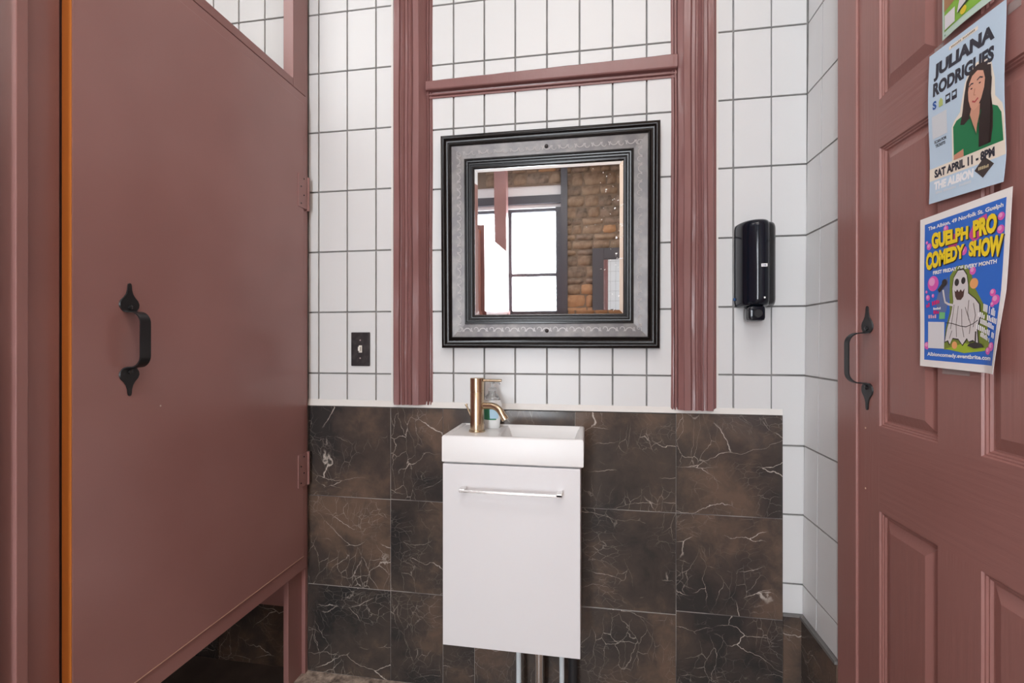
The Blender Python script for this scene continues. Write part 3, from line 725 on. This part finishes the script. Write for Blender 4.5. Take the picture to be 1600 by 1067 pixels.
# its partner on the stone wall opposite
m2 = empty('wall_mirror', (.372, FY+.05, 1.22), 'dark framed mirror on the stone wall, seen in the reflection', 'mirror')
c2 = (.372, 1.765)
bm = bmesh.new(); 
for (x0, x1, z0, z1) in ((.03, .165, 1.22, 2.11), (.579, .618, 1.22, 2.11), (.165, .579, 1.975, 2.11), (.165, .579, 1.22, 1.33)): box(bm, x0, x1, FY+.052, FY+.085, z0, z1, bev=.004)
build('frame', bm, M['darkframe'], m2)
build('glass', B(.165, .579, FY+.052, FY+.060, 1.33, 1.975), M['mirror'], m2)

# ------------------------------------------------------------------ light switch
sw = empty('light_switch', (-.775, -.0105, 1.066), 'dark bronze toggle light switch on white tile left of the mirror', 'switch')
build('cover_plate', B(-.8095, -.7410, -.0155, -.0102, 1.0660, 1.1815, bev=.0022), M['bronze'], sw)
build('toggle', B(-.7795, -.7715, -.0250, -.0150, 1.1180, 1.1320, bev=.0012), M['ivory'], sw)
build('toggle_collar', B(-.7805, -.7690, -.0163, -.0150, 1.1120, 1.1365, bev=.0004), M['ivory'], sw)
for z in (1.0930, 1.1545): build('screw', tube(bmesh.new(), [(-.775, -.0150, z), (-.775, -.0170, z)], .0028, 12), M['nickel'], sw)

# ------------------------------------------------------------------ soap dispenser
sd = empty('soap_dispenser', (.482, -.0105, 1.20), 'glossy black soap dispenser on white tile right of the mirror', 'dispenser')
def sec(hb, hf, cb_, cf, yb, yf, n=9, r=.022):
    """rounded section: back corners at yb, rounded front at yf"""
    pts = [(cb_-hb, yb)]
    for i in range(n+1):
        a = PI + (PI/2)*i/n; pts.append((cf-hf+r + r*math.cos(a), yf + r + r*math.sin(a)))
    for i in range(1, 5): pts.append((cf-hf+r+(2*hf-2*r)*i/5, yf - .002*math.sin(PI*i/5)))
    for i in range(n+1):
        a = 1.5*PI + (PI/2)*i/n; pts.append((cf+hf-r + r*math.cos(a), yf + r + r*math.sin(a)))
    pts.append((cb_+hb, yb)); return pts
def body(z0, z1, hb, hf, yb, yf, m, name, round_=.02):
    rings = []
    steps = [(0, .80), (.10, .90), (.35, .965), (1, 1)]
    for f, s in steps: rings.append((z0+round_*f, s))
    for f, s in steps[::-1]: rings.append((z1-round_*f, s))
    bm = bmesh.new()
    loft(bm, [[(.482+(x-.482)*(.5+.5*s), yb+(y-yb)*s, z) for x, y in sec(hb, hf, .4855, .4745, yb, yf)] for z, s in rings])
    return build(name, bm, m, sd, smooth='auto')
def shell(z0, z1, xb0, xb1, xf0, xf1, yb, yf, r, m, name, rz=.022):
    base = [(xb0, yb)] + [(xf0+r+r*math.cos(PI+PI/2*i/9), yf+r+r*math.sin(PI+PI/2*i/9)) for i in range(10)] + [(xf1-r+r*math.cos(1.5*PI+PI/2*i/9), yf+r+r*math.sin(1.5*PI+PI/2*i/9)) for i in range(10)] + [(xb1, yb)]
    cx_ = (xb0+xb1)/2; bm = bmesh.new(); st = [(rz*(1-math.cos(a*PI/10)), 1-.16*(1-math.sin(a*PI/10))) for a in range(6)]
    rings = [(z0+f, q) for f, q in st] + [(z1-f, q) for f, q in st[::-1]]
    loft(bm, [[(cx_+(x-cx_)*(.35+.65*q), yb+(y-yb)*q, z) for x, y in base] for z, q in rings])
    return build(name, bm, m, sd, smooth='auto')
def oval_shell(z0, z1, cx_, hw, dep, yb, m, name, ex, shift, rz=.020):
    """superelliptic front on a flat back; shift leans the nose sideways"""
    base = []
    for i in range(33):
        a = PI + PI*i/32; c, q = math.cos(a), math.sin(a)
        base.append((cx_ + hw*math.copysign(abs(c)**(2/ex), c) + shift*abs(q), yb - dep*abs(q)**(2/ex)))
    bm = bmesh.new(); st = [(rz*(1-math.cos(a*PI/14)), 1-.20*(1-math.sin(a*PI/14))) for a in range(8)]
    rings = [(z0+f, q) for f, q in st] + [(z1-f, q) for f, q in st[::-1]]
    loft(bm, [[(cx_+(x-cx_)*(.45+.55*q), yb+(y-yb)*q, z) for x, y in base] for z, q in rings])
    return build(name, bm, m, sd, smooth='auto')
oval_shell(1.2550, 1.4940, .4930, .0420, .072, -.0105, M['blackplastic2'], 'housing', 3.0, -.005)
oval_shell(1.2520, 1.4975, .4710, .0420, .0925, -.0110, M['blackplastic'], 'front_cover', 2.35, .004)
bm = bmesh.new(); box(bm, .4475, .4925, -.090, -.030, 1.2080, 1.2530, bev=.010); build('push_lever', bm, M['blackplastic'], sd, smooth='auto')
bm = bmesh.new(); tube(bm, [(.470, -.0895, 1.230), (.470, -.0925, 1.230)], [.013, .011], 20); build('lever_disc', bm, M['blackplastic2'], sd, smooth='auto')
tag(build('clip', B(.4255, .4295, -.022, -.011, 1.272, 1.280, bev=.001), ink(40, 90, 150), sd), 'small blue clip')

# ------------------------------------------------------------------ print helpers
_tcache = {}
def text_geo(s, bold):
    k = (s, bold)
    if k in _tcache: return _tcache[k]
    cu = bpy.data.curves.new('lettering', 'FONT'); cu.body = s; cu.size = 1; cu.offset = bold; cu.resolution_u = 3
    o = bpy.data.objects.new('lettering', cu); C.objects.link(o)
    dg = bpy.context.evaluated_depsgraph_get(); me = bpy.data.meshes.new_from_object(o.evaluated_get(dg))
    vs_ = [tuple(v.co) for v in me.vertices]; fs = [tuple(p.vertices) for p in me.polygons]
    bpy.data.objects.remove(o); bpy.data.curves.remove(cu); bpy.data.meshes.remove(me)
    xs = [v[0] for v in vs_]; ys = [v[1] for v in vs_]; x0, x1, y0, y1 = min(xs), max(xs), min(ys), max(ys)
    _tcache[k] = ([((v[0]-x0)/(x1-x0), (v[1]-y0)/(y1-y0)) for v in vs_], fs); return _tcache[k]
class Sheet:
    def __init__(s, root, fn): s.root = root; s.fn = lambda u, v, l: fn(u, v, l*1.25)
    def poly(s, name, pts, m, lift):
        bm = bmesh.new(); f = bm.faces.new([bm.verts.new((u, v, 0)) for u, v in pts])
        us_ = [p[0] for p in pts]; vs2 = [p[1] for p in pts]
        for ax, lo, hi in ((0, min(us_), max(us_)), (1, min(vs2), max(vs2))):
            for k in range(1, 24):
                c = k/24
                if lo < c < hi:
                    bmesh.ops.bisect_plane(bm, geom=bm.verts[:]+bm.edges[:]+bm.faces[:], dist=1e-6, plane_co=(c, c, 0), plane_no=((1, 0, 0) if ax == 0 else (0, 1, 0)))
        bmesh.ops.triangulate(bm, faces=bm.faces[:])
        for v in bm.verts: v.co = s.fn(v.co.x, v.co.y, lift)
        return build(name, bm, m, s.root)
    def blobs(s, name, circles, m, lift, aspect):
        for u, v, r in circles:
            bm = bmesh.new(); bm.faces.new([bm.verts.new(s.fn(u+r*math.cos(a), v+r*aspect*math.sin(a), lift)) for a in [2*PI*i/20 for i in range(20)]])
            build(name, bm, m, s.root)
    def marks(s, u0, u1, v0, v1, m, lift, n, skew=0, name='small_print'):
        """a line of print too small to read: rows of little strokes"""
        bm = bmesh.new(); rr = random.Random(n*7+int(u0*100)); u = u0; st = (u1-u0)/n
        for i in range(n):
            if rr.random() < .14: u += st; continue
            k = skew*(u-u0)/(u1-u0); h0 = v0+k; h1 = v0+(v1-v0)*rr.choice((1, 1, .75))+k
            bm.faces.new([bm.verts.new(s.fn(a, b, lift)) for a, b in ((u, h0), (u+st*.72, h0), (u+st*.72, h1), (u, h1))]); u += st
        return tag(build(name, bm, m, s.root), kind='stuff')
    def line(s, name, pts, wd, m, lift, aspect):
        bm = bmesh.new(); prev = None
        for i, (u, v) in enumerate(pts):
            p, q = pts[max(i-1, 0)], pts[min(i+1, len(pts)-1)]; du, dv = q[0]-p[0], (q[1]-p[1])/aspect; l = math.hypot(du, dv) or 1
            nu, nv = -dv/l*wd, du/l*wd*aspect
            a = bm.verts.new(s.fn(u+nu, v+nv, lift)); b = bm.verts.new(s.fn(u-nu, v-nv, lift))
            if prev: bm.faces.new((prev[0], a, b, prev[1]))
            prev = (a, b)
        return build(name, bm, m, s.root)
    def text(s, txt, quad_, m, lift, bold=.02, name='lettering'):
        """quad_ = lower left, lower right, upper right, upper left in sheet coordinates"""
        vs_, fs = text_geo(txt, bold); (ax, ay), (bx, by), (cx_, cy_), (dx, dy) = quad_
        bm = bmesh.new(); vv = []
        for x, y in vs_:
            u = (1-y)*((1-x)*ax+x*bx) + y*((1-x)*dx+x*cx_); v = (1-y)*((1-x)*ay+x*by) + y*((1-x)*dy+x*cy_)
            vv.append(bm.verts.new(s.fn(u, v, lift)))
        for f in fs:
            try: bm.faces.new([vv[i] for i in f])
            except ValueError: pass
        return build(name, bm, m, s.root)
    def rtext(s, txt, u0, u1, v0, v1, m, lift, bold=.02, skew=0): return s.text(txt, [(u0, v0), (u1, v0+skew), (u1, v1+skew), (u0, v1)], m, lift, bold)
    def paper(s, m, back=.0004):
        bm = bmesh.new(); n = 24
        F = [[bm.verts.new(s.fn(i/n, j/n, 0)) for j in range(n+1)] for i in range(n+1)]
        K = [[bm.verts.new(s.fn(i/n, j/n, -back)) for j in range(n+1)] for i in range(n+1)]
        for i in range(n):
            for j in range(n):
                bm.faces.new((F[i][j], F[i+1][j], F[i+1][j+1], F[i][j+1])); bm.faces.new((K[i][j], K[i][j+1], K[i+1][j+1], K[i+1][j]))
        ringF = [F[i][0] for i in range(n+1)] + [F[n][j] for j in range(1, n+1)] + [F[i][n] for i in range(n-1, -1, -1)] + [F[0][j] for j in range(n-1, 0, -1)]
        ringK = [K[i][0] for i in range(n+1)] + [K[n][j] for j in range(1, n+1)] + [K[i][n] for i in range(n-1, -1, -1)] + [K[0][j] for j in range(n-1, 0, -1)]
        for a in range(len(ringF)):
            b = (a+1) % len(ringF); bm.faces.new((ringF[a], ringK[a], ringK[b], ringF[b]))
        bmesh.ops.recalc_face_normals(bm, faces=bm.faces)
        return build('paper', bm, m, s.root, smooth='auto')
BASEX = .6125
# ---- gig poster
def f1(u, v, l):
    return Vector((BASEX - l + .0035*math.sin(v*PI*2.2+u)*.4 - .004*max(0, .15-v)*u*6, -.5446 - u*.160, 1.401 - .012*u + v*(.270+.003*u)))
p1 = empty('gig_poster', (BASEX, -.6246, 1.39), 'pale blue concert poster with a long-haired person in a green shirt', 'poster')
S1 = Sheet(p1, f1); S1.paper(ink(200, 223, 242)); NAVY = ink(40, 42, 56); CREAM = ink(250, 240, 224); A1 = .160/.270
S1.poly('date_band', [(0, .150), (1, .150), (1, .232), (0, .232)], CREAM, .00018)
S1.poly('cut_out_border', [(.34, .232), (.35, .44), (.39, .475), (.47, .51), (.50, .58), (.53, .66), (.58, .72), (.68, .752), (.78, .748), (.86, .70), (.90, .60), (.905, .50), (.98, .44), (1.0, .38), (1.0, .232)], CREAM, .00018)
S1.poly('shirt', [(.365, .255), (.37, .44), (.42, .468), (.55, .485), (.82, .475), (.93, .435), (.97, .39), (.98, .232), (.50, .232), (.50, .265)], ink(22, 128, 78), .00035)
S1.poly('forearm', [(.365, .232), (.37, .262), (.50, .278), (.50, .232)], ink(214, 150, 122), .0005)
S1.poly('hair', [(.47, .43), (.505, .50), (.535, .60), (.56, .67), (.61, .715), (.69, .735), (.77, .73), (.83, .69), (.87, .61), (.86, .52), (.88, .42), (.87, .33), (.84, .25), (.70, .25), (.72, .36), (.70, .44), (.58, .44), (.52, .42)], ink(52, 34, 30), .0005)
S1.poly('neck', [(.60, .46), (.625, .50), (.74, .50), (.74, .43), (.70, .385), (.675, .33), (.645, .385), (.61, .42)], ink(219, 160, 134), .00065)
S1.poly('face', [(.585, .60), (.59, .55), (.615, .50), (.655, .475), (.70, .485), (.75, .525), (.785, .58), (.795, .63), (.77, .68), (.70, .70), (.635, .685), (.60, .65)], ink(229, 172, 146), .0008)
S1.poly('hair_strand', [(.735, .50), (.80, .60), (.80, .67), (.76, .71), (.86, .69), (.87, .60), (.86, .50), (.85, .36), (.82, .25), (.70, .25), (.71, .36)], ink(46, 30, 27), .00095)
S1.line('eyebrow', [(.60, .628), (.625, .640), (.655, .636)], .006, NAVY, .0011, A1); S1.line('eyebrow', [(.70, .642), (.735, .652), (.77, .640)], .006, NAVY, .0011, A1)
S1.blobs('eye', [(.632, .610, .013), (.735, .618, .013)], ink(50, 30, 28), .0011, A1*.55)
S1.line('nose', [(.675, .600), (.662, .565), (.682, .560)], .004, ink(190, 125, 100), .0011, A1)
S1.line('mouth', [(.640, .533), (.672, .522), (.715, .536)], .008, ink(186, 72, 72), .0011, A1)
S1.line('collar', [(.60, .46), (.64, .385), (.675, .325), (.70, .385), (.745, .46)], .006, ink(14, 92, 56), .0011, A1)
S1.rtext('JULIANA', .085, .885, .802, .915, NAVY, .0003, .058)
S1.rtext('RODRIGUES', .08, .885, .702, .792, NAVY, .0003, .052)
S1.poly('title_tag', [(.30, .945), (.68, .945), (.68, .968), (.30, .968)], CREAM, .0002); S1.marks(.33, .65, .951, .962, ink(150, 140, 128), .0004, 16)
S1.rtext('S', .075, .135, .617, .672, ink(40, 90, 170), .0003, .05)
S1.poly('house_icon', [(.17, .615), (.23, .615), (.23, .65), (.20, .672), (.17, .65)], ink(190, 205, 120), .0003)
for u in (.27, .36):
    S1.poly('badge_icon', [(u, .612), (u+.07, .612), (u+.07, .668), (u, .668)], NAVY, .0003); S1.poly('badge_icon', [(u+.013, .635), (u+.057, .635), (u+.057, .655), (u+.013, .655)], ink(200, 223, 242), .0005)
S1.poly('blank_code_square', [(.06, .425), (.285, .425), (.285, .575), (.06, .575)], ink(222, 228, 234), .0003)
S1.rtext('SCAN FOR', .085, .27, .390, .410, NAVY, .0003, .03); S1.rtext('TICKETS', .10, .25, .362, .382, NAVY, .0003, .03)
S1.rtext('SAT APRIL 11 - 8PM', .08, .88, .163, .218, NAVY, .0004, .05)
S1.rtext('THE ALBION', .075, .63, .082, .138, ink(250, 252, 255), .0003, .06)
S1.marks(.085, .61, .054, .070, ink(222, 230, 238), .0003, 26)
S1.poly('diamond_badge', [(.64, .118), (.68, .10), (.755, .06), (.83, .10), (.875, .122), (.83, .145), (.755, .182), (.68, .142)], ink(62, 52, 50), .0003)
S1.marks(.69, .82, .112, .130, ink(205, 190, 150), .0005, 6)
# ---- comedy poster
def f2(u, v, l):
    ww = .175 + .022*v
    wob = .0014*math.sin(v*8.0)*(u-.5)
    curl = .010*max(0, (u-.80)/.20)**2*max(0, (.45-v)/.45)
    return Vector((BASEX - l - curl, -.5209 - u*ww + wob, 1.1045 + v*.2735 - .0045*u*(1-v)))
p2 = empty('comedy_poster', (BASEX, -.615, 1.10), 'white-bordered blue comedy poster with a sheet ghost', 'poster')
S2 = Sheet(p2, f2); S2.paper(ink(252, 249, 246)); A2 = .19/.2735
BLUE = ink(44, 112, 215); YEL = ink(255, 224, 30); WH = ink(252, 252, 252); PINK = ink(232, 96, 190); PINK2 = ink(246, 168, 216); DK = ink(58, 52, 50)
S2.poly('blue_field', [(.065, .045), (.955, .045), (.955, .955), (.065, .955)], BLUE, .00018)
def glow(name, pts, m, l): S2.poly(name, pts, m, l)
glow('green_glow', [(.40, .58), (.47, .635), (.56, .635), (.64, .59), (.68, .50), (.76, .42), (.84, .34), (.86, .20), (.90, .15), (.80, .12), (.34, .12), (.36, .25), (.41, .36), (.40, .45)], ink(128, 146, 52), .00032)
glow('lilac_glow', [(.22, .42), (.28, .52), (.38, .58), (.40, .45), (.36, .36), (.28, .34)], ink(104, 122, 170), .00030)
glow('lime_ground', [(.36, .125), (.60, .165), (.84, .14), (.84, .125), (.60, .105)], ink(168, 196, 48), .00045)
bub = [(.19, .55, .072), (.92, .86, .032), (.95-.03, .79, .034), (.66, .59, .034), (.88, .45, .030), (.915, .41, .040), (.12, .46, .028), (.885, .385, .022), (.19, .47, .018), (.915, .15, .036), (.875, .125, .030), (.105, .14, .036), (.34, .885, .03), (.13, .80, .032), (.55, .72, .04), (.10, .83, .016), (.10, .50, .015)]
S2.blobs('bubble', bub, PINK, .0005, A2); S2.blobs('bubble_shine', [(u-.2*r, v+.25*r*A2, r*.55) for u, v, r in bub], PINK2, .0006, A2)
S2.blobs('bubble', [(.68, .515, .045), (.48, .15, .034)], ink(246, 176, 110), .0005, A2)
S2.poly('pink_smear', [(.60, .80), (.66, .88), (.78, .90), (.80, .80), (.66, .755)], ink(214, 74, 156), .00045); S2.poly('pink_smear', [(.36, .80), (.44, .84), (.50, .79), (.44, .74), (.38, .75)], ink(200, 60, 130), .00045)
S2.rtext('The Albion, 49 Norfolk St. Guelph', .115, .935, .900, .932, WH, .0006, .03)
for off, mm, l in ((.010, DK, .0007), (0, YEL, .0009)):
    S2.text('GUELPH', [(.17+off, .775-off*.6), (.60+off, .782-off*.6), (.60+off, .862-off*.6), (.16+off, .885-off*.6)], mm, l, .06)
    S2.text('PRO', [(.655+off, .780-off*.6), (.885+off, .778-off*.6), (.885+off, .892-off*.6), (.645+off, .882-off*.6)], mm, l, .06)
    S2.text('COMEDY', [(.095+off, .640-off*.6), (.565+off, .678-off*.6), (.565+off, .762-off*.6), (.095+off, .762-off*.6)], mm, l, .06)
    S2.text('SHOW', [(.612+off, .678-off*.6), (.945+off, .638-off*.6), (.955+off, .765-off*.6), (.612+off, .765-off*.6)], mm, l, .06)
S2.rtext('FIRST FRIDAY OF EVERY MONTH', .19, .90, .608, .632, WH, .0007, .04)
gh = [(.36, .17), (.385, .25), (.43, .34), (.455, .42), (.44, .50), (.455, .565), (.50, .605), (.56, .605), (.60, .57), (.62, .51), (.625, .46), (.70, .425), (.75, .39), (.765, .32), (.74, .25), (.76, .165), (.70, .185), (.655, .175), (.63, .195), (.58, .155), (.53, .19), (.46, .195), (.425, .155), (.40, .18)]
S2.poly('ghost_outline', [(.555+(u-.555)*1.06, .38+(v-.38)*1.04) for u, v in gh], DK, .0007); S2.poly('ghost', gh, ink(226, 222, 222), .0009)
S2.blobs('ghost_eye', [(.492, .535, .026), (.567, .540, .024)], DK, .0011, A2*1.25)
S2.poly('ghost_mouth', [(.468, .488), (.485, .478), (.50, .492), (.52, .474), (.54, .490), (.56, .474), (.585, .492), (.575, .445), (.545, .425), (.50, .428), (.478, .45)], ink(84, 58, 52), .0011)
for pl in ([(.47, .40), (.455, .33), (.43, .25)], [(.52, .39), (.50, .28), (.51, .20)], [(.56, .37), (.57, .27), (.60, .20)], [(.60, .38), (.64, .32), (.67, .28), (.66, .22)], [(.69, .40), (.72, .33), (.70, .26)], [(.64, .42), (.63, .35), (.65, .30)], [(.45, .24), (.42, .19)]):
    S2.line('fold_line', pl, .0035, ink(140, 132, 130), .0012, A2)
S2.line('cable', [(.37, .29), (.45, .285), (.55, .268), (.62, .262), (.70, .28), (.75, .30)], .003, DK, .0013, A2)
S2.line('bony_arm', [(.325, .50), (.34, .455), (.355, .42), (.40, .405), (.45, .398)], .010, ink(226, 222, 222), .0010, A2)
S2.line('microphone', [(.27, .495), (.31, .52), (.335, .535)], .020, DK, .0012, A2); S2.blobs('microphone_head', [(.345, .545, .032)], DK, .0013, A2)
S2.poly('stand_foot', [(.64, .150), (.72, .135), (.83, .145), (.80, .165), (.74, .172), (.74, .235), (.725, .235), (.725, .172), (.67, .165)], DK, .0012)
S2.poly('blank_code_square', [(.125, .125), (.35, .125), (.345, .295), (.125, .300)], ink(232, 232, 236), .0007)
for (u0, v0, u1, sk, hh) in ((.80, .350, .935, -.036, .042), (.745, .320, .965, -.050, .030), (.775, .280, .94, -.040, .028), (.735, .248, .955, -.058, .030), (.785, .205, .905, -.035, .028)):
    S2.marks(u0, u1, v0, v0+hh, WH, .0012, 11, sk)
S2.marks(.10, .285, .395, .422, ink(225, 30, 120), .0008, 7, .025); S2.marks(.18, .30, .377, .392, WH, .0008, 7); S2.marks(.20, .28, .350, .372, ink(225, 30, 120), .0008, 3); S2.marks(.13, .245, .322, .345, ink(240, 190, 210), .0008, 4)
S2.poly('green_badge', [(.275, .315), (.35, .315), (.355, .355), (.28, .36)], ink(120, 200, 130), .0007)
S2.rtext('Albioncomedy.eventbrite.com', .115, .925, .066, .098, WH, .0007, .03)
# ---- third poster, cut by the top of the picture
def f3(u, v, l): return Vector((BASEX - l - .003*math.sin(u*PI), -.5779 - u*.112 - .0*v, 1.6790 - .002*u + v*.155))
p3 = empty('green_flyer', (BASEX, -.634, 1.679), 'mint-bordered green flyer at the top edge of the door', 'poster')
S3 = Sheet(p3, f3); S3.paper(ink(196, 222, 208)); A3 = .112/.155
S3.line('border_line', [(.05, .035), (.95, .035)], .012, ink(120, 165, 140), .0002, A3)
S3.poly('green_field', [(.05, .075), (.95, .075), (.95, .96), (.05, .96)], ink(136, 190, 60), .0002)
S3.poly('earth_patch', [(.05, .30), (.30, .33), (.34, .55), (.05, .60)], ink(172, 128, 84), .0004)
S3.poly('sheet_figure', [(.34, .16), (.40, .30), (.42, .62), (.60, .80), (.76, .60), (.80, .32), (.70, .22), (.58, .28), (.48, .18)], ink(228, 224, 226), .0006)
S3.blobs('yellow_fruit', [(.47, .13, .06), (.88, .28, .06), (.62, .88, .05)], ink(232, 206, 40), .0008, A3)
S3.poly('dark_stroke', [(.36, .14), (.62, .20), (.60, .22), (.38, .17)], ink(40, 50, 30), .0009)
S3.poly('blank_code_square', [(.07, .09), (.30, .09), (.30, .25), (.07, .25)], ink(232, 232, 236), .0008)
# tape and scuffs on the door
for (y0, y1, z0, z1) in ((-.567, -.628, 1.0925, 1.106), (-.548, -.57, 1.668, 1.682), (-.70, -.722, 1.64, 1.655)):
    tp_ = build('tape', B(DX-.0006, DX-.0001, y1, y0, z0, z1), M['tape'], d1); tag(tp_, 'torn strip of clear tape')

# small white logo plate on the dispenser
SD = Sheet(sd, lambda u, v, l: Vector((.474 + u*.016, -.1048 - l, 1.3600 + v*.0085)))
SD.poly('logo_plate', [(0, 0), (1, 0), (1, 1), (0, 1)], WH, 0.0); SD.rtext('TORK', .12, .88, .2, .8, ink(40, 60, 110), .0003, .03)
SD.blobs('seal_mark', [(.55, -10.2, .16)], WH, .0002, 1.9)

# ------------------------------------------------------------------ ceiling lamps; the one over the stalls is added fill for the right wall
for i, (lx, ly) in enumerate(((.02, -1.55), (-.30, -3.0), (-1.75, -1.20))):
    cl = empty('ceiling_lamp', (lx, ly, CEIL-.04), ['long ceiling lamp nearer the sink', 'long ceiling lamp nearer the window', 'unseen long ceiling lamp added as fill over the stalls'][i], 'lamp')
    fr = bmesh.new(); s = .55; q = .32
    for (x0, x1, y0, y1) in ((-s, s, -q, -q+.02), (-s, s, q-.02, q), (-s, -s+.02, -q+.02, q-.02), (s-.02, s, -q+.02, q-.02)): box(fr, lx+x0, lx+x1, ly+y0, ly+y1, CEIL-.04, CEIL-.001)
    build('lamp_frame', fr, M['white'], cl)
    build('diffuser', B(lx-s+.02, lx+s-.02, ly-q+.02, ly+q-.02, CEIL-.030, CEIL-.022), M['lamp' if i < 2 else 'stall_fill_lamp'], cl)
